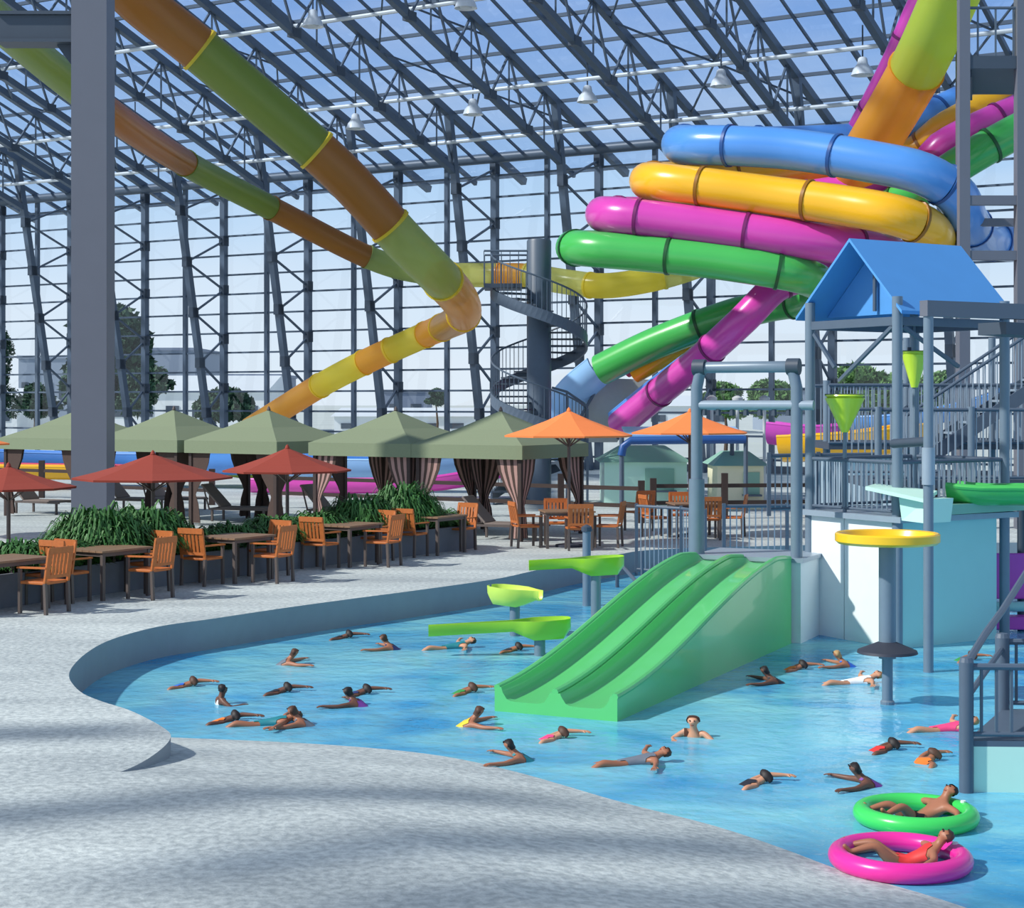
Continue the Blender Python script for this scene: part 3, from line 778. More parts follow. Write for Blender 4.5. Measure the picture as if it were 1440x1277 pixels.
# big grey column with its bracket
Yc = 36.0; xc = (131-720)/F*Yc
t = thing('column', 'big grey steel column rising from the planter at the left', 'column', (xc, Yc, 0), 0)
b = MB(); H = 14.0
b.box((0, -0.34, H/2), (0.74, 0.06, H)); b.box((0, 0.34, H/2), (0.74, 0.06, H)); b.box((0.05, 0, H/2), (0.30, 0.62, H))
b.box((-0.34, 0, H/2), (0.06, 0.62, H)); b.box((0.34, 0, H/2), (0.06, 0.62, H)); b.build('shaft', M['column'], t)
b = MB(); b.box((-0.95, 0, 10.85), (2.0, 0.5, 0.5)); b.box((-0.95, 0, 10.56), (2.0, 0.66, 0.07)); b.box((-0.95, 0, 11.14), (2.0, 0.66, 0.07)); b.build('bracket_arm', M['steel_dark'], t)
b = MB(); b.hexa([(-0.75, -.05, 10.5), (-0.3, -.05, 9.9), (-0.3, .05, 9.9), (-0.75, .05, 10.5), (-0.75, -.05, 10.6), (-0.3, -.05, 10.6), (-0.3, .05, 10.6), (-0.75, .05, 10.6)]); b.build('gusset', M['steel_dark'], t)
MB().box((0, 0, 0.05), (1.0, 1.0, 0.1)).build('base_plate', M['steel_dark'], t)
# ------------------------------------------------------------------ tube slides
def ring(b, c, t, r0, r1, w, n=24):
    t = t.normalized()
    b.path([c-t*w/2, c-t*w/2, c+t*w/2, c+t*w/2], [r0, r1, r1, r0], n, cap=False)
def tube_slide(name, label, cat, pts, radius, cols, seg=3.0, rim=None, group=None, first=0, step=0.3, bounds=None, n=24):
    P = []; R = []
    for q in pts:
        P.append(q if isinstance(q, Vector) else PP(q[0], q[1], q[2])); R.append(q[3] if (not isinstance(q, Vector) and len(q) > 3) else radius)
    sp_, sr = smooth_path(P, 10, R); sp_, sr = resample(sp_, step, sr)
    low = min(P, key=lambda v: v.z)
    t = thing(name, label, cat, low, 0, group)
    per = max(2, int(seg/step)); cuts = list(range(0, len(sp_)-1, per))+[len(sp_)-1]
    if bounds:                            # joints at the path points nearest to those pixels' 3D points
        cuts = [0]+sorted(min(range(len(sp_)), key=lambda i: (sp_[i]-PP(*q)).length) for q in bounds)+[len(sp_)-1]
    if len(cuts) > 2 and cuts[-1]-cuts[-2] < 3: cuts.pop(-2)
    for k in range(len(cuts)-1):
        a, c = cuts[k], cuts[k+1]
        if c <= a: continue
        m = cols[(k+first) % len(cols)]
        sec = MB().path(sp_[a:c+1], sr[a:c+1], n, cap=False).build('tube_section', M[m], t, True, smooth=True)
        if k:
            b = MB(); ring(b, sp_[a], sp_[min(a+1, len(sp_)-1)]-sp_[a-1], sr[a]*0.98, sr[a]*1.07, 0.09, n); b.build('flange', M[rim or m], sec, True, smooth=True)
    return t
def flume(name, label, cat, pts, r, m, group=None, step=0.4, deg=200, thick=0.06):
    P = [q if isinstance(q, Vector) else PP(*q) for q in pts]
    sp_ = resample(smooth_path(P, 10), step)
    prof = []; k = 12
    for i in range(k+1):
        a = math.radians(-90-deg/2+deg*i/k); prof.append((r*math.cos(a), r*math.sin(a)+r*0.5))
    for i in range(k, -1, -1):
        a = math.radians(-90-deg/2+deg*i/k); prof.append(((r-thick)*math.cos(a), (r-thick)*math.sin(a)+r*0.5))
    low = min(P, key=lambda v: v.z)
    t = thing(name, label, cat, low, 0, group)
    MB().sweep(prof, sp_).build('trough', M[m], t, True, smooth=True)
    for sgn in (-1, 1):
        b = MB(); rim = []
        for i, p in enumerate(sp_):
            tt = (sp_[min(i+1, len(sp_)-1)]-sp_[max(i-1, 0)]).normalized(); x = tt.cross(UP).normalized(); z = x.cross(tt)
            a = math.radians(-90+sgn*deg/2); rim.append(p+x*((r-thick/2)*math.cos(a))+z*((r-thick/2)*math.sin(a)+r*0.5))
        b.path(rim, thick*0.7, 8); b.build('rim', M[m], t, True, smooth=True)
    return t

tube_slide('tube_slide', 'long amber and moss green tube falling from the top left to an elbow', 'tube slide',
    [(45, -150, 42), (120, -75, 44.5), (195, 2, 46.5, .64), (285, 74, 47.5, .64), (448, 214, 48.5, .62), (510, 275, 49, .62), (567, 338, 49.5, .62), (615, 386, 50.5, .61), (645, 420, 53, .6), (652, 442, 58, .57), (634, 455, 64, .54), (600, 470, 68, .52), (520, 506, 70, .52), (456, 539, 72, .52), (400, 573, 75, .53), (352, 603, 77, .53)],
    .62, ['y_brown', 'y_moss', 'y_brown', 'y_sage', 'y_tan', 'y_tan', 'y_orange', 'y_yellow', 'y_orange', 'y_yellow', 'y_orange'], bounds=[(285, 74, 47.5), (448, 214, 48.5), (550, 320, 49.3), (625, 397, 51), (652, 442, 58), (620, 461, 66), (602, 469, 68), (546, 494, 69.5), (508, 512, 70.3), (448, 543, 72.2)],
    rim='y_yellow')  # bright yellow flanges paint in the glints at the joints
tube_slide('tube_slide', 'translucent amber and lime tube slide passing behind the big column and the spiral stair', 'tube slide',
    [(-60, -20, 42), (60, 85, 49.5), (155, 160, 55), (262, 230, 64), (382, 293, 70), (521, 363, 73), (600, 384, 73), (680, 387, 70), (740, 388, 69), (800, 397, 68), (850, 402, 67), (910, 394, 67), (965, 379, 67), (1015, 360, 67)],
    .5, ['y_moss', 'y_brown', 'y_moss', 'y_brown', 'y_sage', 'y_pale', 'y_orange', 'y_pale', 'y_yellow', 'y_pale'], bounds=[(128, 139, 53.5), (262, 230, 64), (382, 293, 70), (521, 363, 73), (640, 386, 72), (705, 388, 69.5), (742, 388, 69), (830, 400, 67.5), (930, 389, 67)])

SG = 'bright tube slides stacked in the hall at right'
tube_slide('tube_slide', 'blue tube slide, topmost of the stacked horizontal tubes', 'tube slide',
    [(1520, 55, 54), (1420, 112, 53), (1330, 155, 52), (1250, 192, 51.5), (1120, 203, 51), (1000, 203, 50), (958, 203, 48.6), (975, 204, 47.2), (1030, 205, 46.4), (1122, 211, 45.6), (1240, 230, 44.4), (1302, 246, 44), (1345, 275, 44.4), (1362, 312, 46), (1392, 338, 49), (1470, 343, 52)],
    .55, ['t_blue'], seg=3.0, rim='t_blue_rim', group=SG)
tube_slide('tube_slide', 'yellow tube slide, second from the top of the stacked horizontal tubes', 'tube slide',
    [(1520, 92, 52), (1420, 135, 51), (1330, 182, 50.5), (1270, 222, 51), (1100, 246, 51), (980, 252, 50), (914, 254, 48.6), (930, 256, 47.2), (1000, 264, 46.4), (1090, 276, 45.7), (1180, 288, 44.8), (1260, 303, 44), (1308, 324, 44.6), (1312, 352, 46.4), (1270, 385, 48.5)],
    .53, ['t_yellow'], seg=3.0, rim='t_yellow_rim', group=SG)
tube_slide('tube_slide', 'magenta tube slide, third from the top, running down to a long straight chute', 'tube slide',
    [(1520, 118, 50), (1420, 162, 49.3), (1330, 205, 49.2), (1262, 255, 49.8), (1000, 296, 50.5), (900, 301, 49.8), (850, 301, 48.6), (866, 303, 47.2), (940, 311, 46.6), (1040, 325, 46), (1120, 336, 45.6), (1190, 346, 45.6), (1245, 356, 46.2), (1262, 372, 47.2), (1220, 386, 48.4), (1140, 388, 48.8), (1094, 402, 48.8, .44), (1045, 450, 48.8, .44), (990, 500, 50, .44), (930, 550, 52, .44), (872, 597, 54, .44)],
    .51, ['t_mag'], seg=3.0, rim='t_mag_rim', group=SG)
tube_slide('tube_slide', 'green tube slide, lowest of the stacked horizontal tubes, doubling back below', 'tube slide',
    [(1520, 140, 48.2), (1420, 190, 47.9), (1360, 224, 47.9), (1290, 268, 48.4), (1180, 318, 50.5), (950, 347, 51), (850, 348, 50), (806, 348, 48.6), (828, 350, 47.4), (900, 356, 46.8), (1000, 366, 46.2), (1080, 378, 45.8), (1132, 389, 46), (1158, 405, 48), (1135, 421, 50.3), (1090, 428, 51.2), (1040, 440, 51.6), (980, 460, 52), (910, 488, 52.8), (845, 520, 53.6)],
    .5, ['t_green'], seg=3.0, rim='t_green_rim', group=SG)
tube_slide('tube_slide', 'lime and amber translucent tube slide dropping steeply at the upper right', 'tube slide',
    [(1362, -70, 42.5), (1334, 0, 44), (1290, 95, 46), (1240, 182, 48.2), (1205, 240, 50)], .74, ['y_green', 'y_orange'], bounds=[(1288, 98, 46.1)])
tube_slide('tube_slide', 'thin magenta tube slide dropping beside the lime and amber tube at upper right', 'tube slide',
    [(1325, -60, 48), (1290, 10, 48.6), (1252, 95, 49.6), (1212, 172, 51), (1170, 250, 53)], .34, ['t_mag'], seg=2.4, rim='t_mag_rim')
LGp = 'thin open flumes between the green tube and the magenta chute'
flume('flume', 'red open flume just under the lower green tube', 'flume', [(1060, 440, 53.2), (997, 468, 53.6), (935, 497, 54), (882, 524, 54.5)], .34, 't_red', LGp)
flume('flume', 'yellow open flume between the red one and the blue one', 'flume', [(1055, 447, 52.2), (990, 482, 52.6), (940, 507, 53), (895, 532, 53.5)], .3, 't_yellow', LGp)
flume('flume', 'blue open flume along the left side of the magenta chute', 'flume', [(1050, 452, 50.9), (975, 505, 51.8), (920, 548, 53), (868, 590, 55)], .3, 't_blue', LGp)
t = flume('flume', 'pale blue wide flume mouth left of the grey ramp', 'flume', [(852, 522, 54.8), (820, 550, 55.6), (790, 592, 57), (785, 640, 58)], .66, 't_pale', None)
b = MB(); q = [PP(850, 532, 55.5), PP(920, 534, 55.5), PP(868, 622, 55.5), PP(798, 622, 55.5)]
t = thing('slide_ramp', 'flat grey ramp panel beside the end of the magenta chute', 'ramp', q[3])
b.hexa([v for v in q]+[v+Vector((0, .3, 0)) for v in q]); b.build('panel', mat('grey_ramp', (176, 180, 178), 0.6), t, True)
b = MB()
for a, c in ((0, 3), (1, 2)): b.path([q[a]+Vector((0, -.15, .1)), q[c]+Vector((0, -.15, .1))], 0.05, 6)
b.build('handrail', M['steel'], t, True)

# run-out lanes lying on the deck beyond the fence
RGp = 'coloured slide run-out lanes on the deck beyond the fence'
def lane(label, pts, r, m, z=0.0): return flume('slide_lane', label, 'slide lane', [GP(x, y, z) if len((x, y)) == 2 else None for x, y in pts], r, m, RGp, 0.6, 180)
def lane3(label, pts, r, m): return flume('slide_lane', label, 'slide lane', [Vector(p) for p in pts], r, m, RGp, 0.6, 190)
o = Vector((-19.5, 61.5, 0.85)); 
lane3('wide blue slide lane beyond the fence at left', [o+Vector((-9, 1.0, .35)), o, o+Vector((5.5, -1.2, -.1)), o+Vector((11, -3.0, 0.0)), o+Vector((16.5, -5.2, 0.1))], .72, 't_blue')
lane3('red slide lane in front of the blue lane at left', [o+Vector((-8, -1.0, -.05)), o+Vector((0, -1.6, -.2)), o+Vector((6, -2.8, -.25))], .34, 't_red')
lane3('yellow slide lane nearest the fence at left', [o+Vector((-7, -2.2, -.15)), o+Vector((0, -2.8, -.27)), o+Vector((4.6, -3.4, -.3))], .42, 't_yellow')
lane3('lime slide lane beyond the third cabana', [(-11.6, 61, .9), (-9.5, 60, .55), (-7.0, 58.8, .4)], .5, 'lime_pale')
lane3('magenta slide lane curving beyond the last cabana', [(-8.5, 55.5, .25), (-4.5, 54, .3), (-2.0, 53.4, .45), (0.2, 53.6, .95)], .42, 't_mag')
lane3('pale blue slide lane behind the magenta lane', [(-7.5, 57.6, .75), (-3.5, 56.4, .75), (0.5, 56.4, 1.0)], .6, 't_pale')
lane3('purple slide lane beyond the pipe arch', [(7.1, 47, 2.1), (8.4, 46.6, 2.0), (10.5, 47, 2.2)], .55, 'purple')
lane3('deep blue slide lane beyond the lime cones', [(9.0, 46.5, 2.35), (10.6, 45.6, 2.45), (12.4, 45, 2.9), (14, 45, 3.5)], .38, 't_blue')
lane3('wide amber slide lane behind the railings at right', [(7.0, 44, 1.75), (8.6, 43.4, 1.85), (10.6, 43.6, 2.1)], .62, 't_yellow')

# ------------------------------------------------------------------ spiral stair around its grey column
Ys = 50.0; xs = (758-720)/F*Ys
t = thing('spiral_stair', 'grey steel spiral staircase winding around a thick column', 'spiral stair', (xs, Ys, 0), 0)
MB().lathe([(0.36, 0), (0.36, 7.7), (0.33, 7.75), (0, 7.75)], n=24).build('column', M['steel'], t, smooth=True)
RO = 1.4; ztop = 6.35; turns = 2.05; NT = 34
def sp(f, r, dz=0.0):
    a = PI+2*PI*turns*f; return Vector((r*math.cos(a), r*math.sin(a), ztop*(1-f)+dz))
for k in range(NT):
    f0 = k/NT; f1 = (k+0.9)/NT
    z = ztop*(1-f0)
    a = sp(f0, .34); c = sp(f0, RO); d = sp(f1, RO); e = sp(f1, .34)
    b = MB(); b.hexa([Vector((q.x, q.y, z-.05)) for q in (a, c, d, e)]+[Vector((q.x, q.y, z)) for q in (a, c, d, e)]); b.build('tread', M['steel_dark'], t)
b = MB(); pts = [sp(i/120, RO, -0.08) for i in range(121)]
b.sweep([(-.03, -.16), (.03, -.16), (.03, .16), (-.03, .16)], pts); b.build('stringer', M['steel'], t)
b = MB(); b.path([sp(i/120, RO, 0.98) for i in range(121)], 0.03, 6); b.build('handrail', M['steel'], t, smooth=True)
b = MB()
for i in range(0, 121):
    if i > 118 or i < 1: continue
    b.bar(sp(i/120, RO, 0.05), sp(i/120, RO, 0.98), 0.022)
b.build('baluster_panel', M['steel'], t)
b = MB(); b.box((-1.05, -0.1, ztop), (1.1, 1.5, 0.12)); b.build('landing', M['steel_dark'], t)
for y in (-.8, .62):
    b = MB(); b.path([(-1.6, y, ztop+1.0), (-0.35, y, ztop+1.0)], 0.03, 6)
    for k in range(6): b.bar((-1.6+.25*k, y, ztop), (-1.6+.25*k, y, ztop+1.0), 0.022)
    b.build('landing_rail', M['steel'], t)
# stair handrail running off to the right
t = thing('handrail', 'thin grey handrail with forked post right of the spiral stair', 'handrail', PP(800, 640, 49.5))
b = MB(); b.path([PP(776, 545, 49.5), PP(797, 551, 49.5), PP(822, 568, 49.5), PP(826, 575, 49.5)], 0.035, 6); b.build('rail', M['steel'], t, True)
b = MB(); b.bar(PP(797, 551, 49.5), PP(797, 707, 49.5), 0.06); b.bar(PP(826, 575, 49.5), PP(826, 707, 49.5), 0.07); b.build('post', M['steel'], t, True)

# ------------------------------------------------------------------ slide tower at the right edge
t = thing('slide_tower', 'grey steel slide tower with a high platform at the right edge', 'tower', (12.2, 42, 0), 0)
for (px, Y, w_) in ((1355, 40.3, .25), (1437, 40.3, .3), (1352, 45.2, .25), (1440, 45.2, .3)):
    x = (px-720)/F*Y; MB().box((x, Y, 8.2), (w_, w_, 16.4)).build('post', M['column'], t, True)
x0 = 10.7
P = [(x0, 40.2), (x0+5, 40.2), (x0+5.6, 43.6), (x0+.95, 43.6)]; MB().slab(P, 10.85, 11.15).build('platform', M['steel_dark'], t, True)
b = MB()
b.path([(x0, 40.3, 12.3), (x0+5, 40.3, 12.3)], .035, 6)
for k in range(12): b.bar((x0+.3+.42*k, 40.3, 11.1), (x0+.3+.42*k, 40.3, 12.3), .04)
b.build('platform_rail', M['steel'], t, True)
for z in (7.75, 6.45, 5.1):
    MB().bar((x0, 40.3, z), (x0+5, 40.3, z), 0.22, 0.22).build('beam', M['column'], t, True)
MB().bar((x0, 45.2, 7.75), (x0+5, 45.2, 7.75), 0.2, 0.2).build('beam', M['column'], t, True)
b = MB(); b.bar((x0+.1, 40.4, 10.8), (x0+.95, 43.5, 10.8), .16, .24); b.build('brace', M['steel_dark'], t, True)
# ------------------------------------------------------------------ green double water slide
R0 = Vector((1.125, 18.24, 0)); R1 = Vector((3.95, 24.14, 0)); U = (R1-R0).normalized(); LS = (R1-R0).length
Wd = Vector((-U.y, U.x, 0)); WID = 1.46                       # towards the left edge
def sl(s, w, z): return R0+U*s+Wd*w+UP*z
def bed(s):                                                   # height of the sliding surface
    q = max(0.0, min(1.0, s/LS))
    return WATER+0.12+1.00*(0.10*q+0.90*(3*q*q-2*q**3))
def lip(s): return bed(s)+0.15+0.06*math.sin(PI*min(1, s/LS))-0.06*max(0, s/LS-.9)*10
t = thing('water_slide', 'green double-lane water slide running down into the pool', 'water slide', sl(LS/2, WID/2, WATER), 0)
NS = 40
def cross(s):
    z, l = bed(s), lip(s); p = []
    w = 0.10; mid = WID/2
    def lane(a, b_):
        for i in range(13):
            f = i/12; p.append((a+(b_-a)*f, z+(l-z)*0.6*(abs(2*f-1)**7)))
    p.append((0, l)); p.append((w*.8, l)); lane(w, mid-w*.8); p.append((mid-w*.6, l-.02)); p.append((mid+w*.6, l-.02)); lane(mid+w*.8, WID-w); p.append((WID-w*.8, l)); p.append((WID, l))
    return p
b = MB(); prev = None
for k in range(NS+1):
    s = LS*k/NS; pts = [sl(s, w, z) for w, z in cross(s)]; row = [sl(s, 0, WATER-.2)]+pts+[sl(s, WID, WATER-.2)]
    base = len(b.v); b.v += row; n = len(row)
    if k:
        for j in range(n): b.f.append((base-n+j, base-n+(j+1) % n, base+(j+1) % n, base+j))
    if k in (0, NS): b.f.append(tuple(base+j for j in range(n)))
b.build('slide_bed', M['green'], t, True, smooth=True)
for w in (0.03, WID/2, WID-0.03):
    b = MB(); b.path([sl(LS*k/NS, w, lip(LS*k/NS)-.01) for k in range(NS+1)], 0.04, 8); b.build('side_rail', M['green'], t, True, smooth=True)
# platform behind the slide top and the pipe arch
t = thing('slide_platform', 'white block platform at the top of the green slide', 'platform', sl(LS+.8, WID/2, WATER), 0)
b = MB(); zt = 0.72
b.hexa([sl(LS+.06, -.12, WATER-.2), sl(LS+1.3, -.12, WATER-.2), sl(LS+1.3, WID, WATER-.2), sl(LS+.06, WID, WATER-.2), sl(LS+.06, -.12, zt), sl(LS+1.3, -.12, zt), sl(LS+1.3, WID, zt), sl(LS+.06, WID, zt)])
b.build('body', M['white'], t, True)
b = MB(); b.hexa([sl(LS+.03, -.16, zt), sl(LS+1.34, -.16, zt), sl(LS+1.34, WID+.04, zt), sl(LS+.03, WID+.04, zt), sl(LS+.03, -.16, zt+.06), sl(LS+1.34, -.16, zt+.06), sl(LS+1.34, WID+.04, zt+.06), sl(LS+.03, WID+.04, zt+.06)])
b.build('deck', M['galv'], t, True)
t = thing('pipe_arch', 'grey spray pipe arch over the top of the green slide', 'spray arch', sl(LS+.2, WID/2, zt+.06), 0)
A0 = sl(LS+.2, WID+.02, zt); A1 = sl(LS+.2, -.02, zt)
zT = 3.5
b = MB(); up0 = [A0, A0+UP*1.2, A0+UP*(zT-zt-.3), A0.lerp(A1, .03)+UP*(zT-zt-.1), A0.lerp(A1, .1)+UP*(zT-zt), A0.lerp(A1, .9)+UP*(zT-zt), A0.lerp(A1, .97)+UP*(zT-zt-.1), A1+UP*(zT-zt-.3), A1+UP*1.2, A1]
b.path(up0, 0.085, 12); b.build('arch_pipe', M['pole'], t, True, smooth=True)
b = MB(); b.path([A0+UP*(2.95-zt), A1+UP*(2.95-zt)+(A1-A0).normalized()*.25], 0.07, 10); b.build('crossbar', M['galv'], t, True, smooth=True)
for f in (.03, .97):
    MB().path([A0.lerp(A1, f-.06)+UP*(zT-zt), A0.lerp(A1, f+.06)+UP*(zT-zt)], .12, 12).build('collar', M['steel_dark'], t, True, smooth=True)
for k in range(7):
    MB().path([A0.lerp(A1, .08+.14*k)+UP*(2.92-zt), A0.lerp(A1, .08+.14*k)+UP*(2.80-zt)], [.03, .045], 8).build('nozzle', M['steel_dark'], t, True)
b = MB(); b.path([A0+UP*1.15, A0+UP*.05], .115, 12); b.build('sleeve', M['pole'], t, True, smooth=True)

# ------------------------------------------------------------------ play hut
HA = Vector((4.41, 25.25, 0)); HB = Vector((5.34, 23.65, 0)); HV = Vector((.845, .535, 0)).normalized(); HT = 2.15
HL = (HB-HA); HN = HL.normalized()
def hp(u, v, z): return HA+HL*u+HV*v+UP*z                       # u 0..1 along the gable, v metres back
t = thing('play_hut', 'play hut with white and teal walls under a sky blue gable roof', 'play hut', hp(.5, 1, WATER), 0)
zb = 1.33
def wall(name, m, a, c, z0, z1, th=.06):
    MB().bar(a+UP*((z0+z1)/2), c+UP*((z0+z1)/2), th, z1-z0).build(name, M[m], t, True)
wall('wall_panel', 'white', hp(0, 0, 0), hp(.42, 0, 0), WATER-.2, zb); wall('wall_panel', 'white', hp(.43, 0, 0), hp(1, 0, 0), WATER-.2, zb)
wall('wall_panel', 'teal', hp(1, .02, 0), hp(1, .55, 0), WATER-.2, zb); wall('wall_panel', 'teal', hp(1, .57, 0), hp(1, HT-.2, 0), WATER-.2, zb)
wall('wall_panel', 'white', hp(0, 0, 0), hp(0, HT-.2, 0), WATER-.2, zb); wall('wall_panel', 'teal', hp(0, HT-.2, 0), hp(1, HT-.2, 0), WATER-.2, zb)
MB().hexa([hp(-.06, -.12, zb), hp(1.1, -.12, zb), hp(1.1, HT+.1, zb), hp(-.06, HT+.1, zb), hp(-.06, -.12, zb+.08), hp(1.1, -.12, zb+.08), hp(1.1, HT+.1, zb+.08), hp(-.06, HT+.1, zb+.08)]).build('deck', M['galv'], t, True)
ze, za = 4.36, 5.34
for (u, v) in ((0, 0), (1, 0), (0, HT), (1, HT)):
    MB().tube(hp(u, v, WATER-.3), hp(u, v, ze+.1), 0.075, 12).build('post', M['pole'], t, True, smooth=True)
def slope(u0, u1):
    b = MB(); o = UP*.05
    zz = ze-.10; P = [hp(u0, -.06, zz), hp(.5, -.06, za), hp(.5, HT+.06, za), hp(u0, HT+.06, zz)]
    return b.hexa([p-o for p in P]+P).build('roof', M['roof_blue'], t, True)
slope(-.14, 0); slope(1.08, 0)
b = MB(); P = [hp(-.10, .5, ze-.10), hp(1.04, .5, ze-.10), hp(.5, .5, za-.06)]
b.tri(*P); g = b.build('gable_panel', M['roof_blue'], t, True, fix=False); g.modifiers.new('cloth', 'SOLIDIFY').thickness = .03
b = MB(); P = [hp(-.02, HT, ze-.04), hp(1.02, HT, ze-.04), hp(.5, HT, za-.07)]
b.tri(*P); g = b.build('gable_panel', M['roof_blue'], t, True, fix=False); g.modifiers.new('cloth', 'SOLIDIFY').thickness = .03
MB().tube(hp(.5, .44, ze-.05), hp(.5, .44, za-.04), .03, 8).build('king_post', M['steel'], t, True)
for a, c in ((hp(0, 0, 4.12), hp(1, 0, 4.12)), (hp(1, 0, 4.12), hp(1, HT, 4.12)), (hp(0, HT, 4.12), hp(1, HT, 4.12)), (hp(0, 0, 4.12), hp(0, HT, 4.12))):
    MB().bar(a, c, .07, .12).build('beam', M['steel'], t, True)
for a, c in ((hp(.95, 0, 4.05), hp(.35, 0, 3.3)), (hp(1, .1, 4.05), hp(1, 1.2, 3.5)), (hp(.05, 0, 4.0), hp(.3, 0, 3.5))):
    MB().bar(a, c, .05).build('brace', M['steel'], t, True)
def rail_panel(b, a, c, z0, z1, gap=.1, r=.014):
    n = max(2, int((c-a).length/gap))
    for k in range(n+1): b.bar(a.lerp(c, k/n)+UP*z0, a.lerp(c, k/n)+UP*z1, r*2)
def guard(owner, a, c, z0, z1, gap=.1, m='galv', r=.010):
    b = MB(); b.path([a+UP*z1, c+UP*z1], .03, 8); b.build('top_rail', M['steel'], owner, True, smooth=True)
    b = MB(); b.path([a+UP*(z0+.06), c+UP*(z0+.06)], .022, 8); b.build('bottom_rail', M['steel'], owner, True, smooth=True)
    b = MB(); rail_panel(b, a, c, z0+.06, z1, gap, r); b.build('baluster_panel', M[m], owner, True)
guard(t, hp(0, 0, 0), hp(1, 0, 0), zb+.08, 2.16); guard(t, hp(1, 0, 0), hp(1, HT, 0), zb+.08, 2.16); guard(t, hp(0, HT, 0), hp(1, HT, 0), zb+.08, 2.16); guard(t, hp(0, 0.2, 0), hp(0, HT, 0), zb+.08, 2.16)

# mint canopy and leaf flume on top of the hut deck
t = thing('splash_canopy', 'pale mint splash canopy shaped like a folded leaf on the hut deck', 'splash canopy', hp(.75, -.1, zb+.08), 0)
b = MB(); a = PP(1217, 684, 23.6); 
P = [PP(1217, 684, 23.5), PP(1300, 702, 22.9), PP(1318, 690, 23.4), PP(1232, 680, 24.2)]
b.hexa([p-UP*.05 for p in P]+P).build('leaf', M['mint'], t, True)
b = MB(); P = [PP(1264, 700, 23.3), PP(1304, 702, 23.0), PP(1300, 736, 23.0), PP(1268, 732, 23.3)]
b.hexa(P+[p+HV*.5 for p in P]).build('skirt', M['mint'], t, True)
t = thing('mint_roof_slab', 'mint green slab roof over the right side of the teal wall', 'roof slab', hp(1.1, 1, zb+.1), 0)
b = MB(); z0 = zb+.09; P = [hp(1.16, .1, z0), hp(1.3, HT+1.2, z0+.05), hp(.8, HT+1.3, z0+.05), hp(.9, .2, z0)]
b.hexa(P+[p+UP*.14 for p in P]).build('slab', M['mint_dark'], t, True)
t = flume('flume', 'green leaf-shaped open flume on the deck right of the hut', 'flume', [PP(1338, 690, 24.2), PP(1380, 694, 24.0), PP(1440, 694, 23.8), PP(1500, 697, 23.6)], .34, 't_green', None, .2, 150)

# tall structure posts and spray gear right of the hut
t = thing('spray_gantry', 'tall thin grey frame with crossbeam standing in the pool right of the hut', 'frame', (5.27, 21.6, WATER), 0)
MB().tube((5.27, 21.6, WATER-.3), (5.27, 21.6, 4.22), .065, 12).build('post', M['pole'], t, True, smooth=True)
MB().tube((7.05, 22.6, WATER-.3), (7.05, 22.6, 4.22), .065, 12).build('post', M['pole'], t, True, smooth=True)
MB().bar((5.2, 21.56, 4.18), (8.6, 23.5, 4.18), .14, .2).build('crossbeam', M['column'], t, True)
MB().bar((6.3, 22.4, 3.96), (8.4, 23.6, 3.9), .5, .16).build('crossbeam_plate', M['steel_dark'], t, True)
MB().tube((5.27, 21.6, 2.5), PP(1256, 624, 22.3), .06, 10).build('spray_arm', M['steel_dark'], t, True, smooth=True)
MB().path([(5.27, 21.6, 2.42), (5.27, 21.6, 1.95)], .085, 12).build('sleeve', M['galv'], t, True, smooth=True)

def tip_cone(label, px, ytop, yap, wpx, Y, zfoot):
    P = PP(px, ytop, Y); Q = PP(px, yap, Y); r = wpx/F*Y/2
    t = thing('tipping_cone', label, 'spray cone', (P.x, P.y, zfoot), 0, 'lime tipping cones of the play structure')
    MB().lathe([(r, P.z), (r*.97, P.z+.02), (r*.9, P.z-.02), (.04, Q.z+.08), (.03, Q.z), (.05, Q.z), (r*1.0, P.z-.03)], (P.x, P.y, 0), 20, cap=False).build('cone', M['lime_bright'], t, True, smooth=True)
    MB().tube((P.x, P.y, zfoot), (P.x, P.y, Q.z+.05), .03, 8).build('pipe', M['pole'], t, True, smooth=True)
    MB().bar((P.x-r, P.y, P.z+.02), (P.x+r, P.y, P.z+.02), .025).build('axle', M['steel_dark'], t, True)
    MB().bar((P.x-r*.4, P.y, P.z), (P.x-r*.4, P.y, P.z+.08), .05).build('bracket', M['steel_dark'], t, True)
tip_cone('larger lime cone hanging left of the hut posts', 1188, 557, 608, 56, 24.6, zb+.08)
tip_cone('smaller lime cone higher up, right of the front hut post', 1286, 496, 545, 36, 25.2, zb+.08)

# yellow bowl on its pole
t = thing('splash_bowl', 'yellow round splash bowl on a blue-grey pole in the pool', 'splash bowl', (4.245, 19.3, WATER), 0)
bx, by, bz = 4.245, 19.3, 1.47
MB().lathe([(.30, bz-.085), (.55, bz-.075), (.585, bz-.045), (.585, bz+.035), (.565, bz+.05), (.53, bz+.04), (.50, bz-.02), (.40, bz-.045), (0.02, bz-.05)], (bx, by, 0), 36).build('bowl', M['yellow'], t, True, smooth=True)
MB().tube((bx, by, .1), (bx, by, bz-.1), .098, 16).build('pole_sleeve', M['pole'], t, True, smooth=True)
MB().tube((bx, by, WATER-.4), (bx, by, .2), .062, 14).build('pole', M['pole'], t, True, smooth=True)
MB().lathe([(.07, .30), (.16, .26), (.33, .19), (.34, .16), (.1, .15)], (bx, by, 0), 28).build('collar', M['rubber'], t, True, smooth=True)
MB().lathe([(.08, WATER-.1), (.08, WATER+.03), (.06, WATER+.05)], (bx, by, 0), 16).build('foot', M['pole'], t, True)

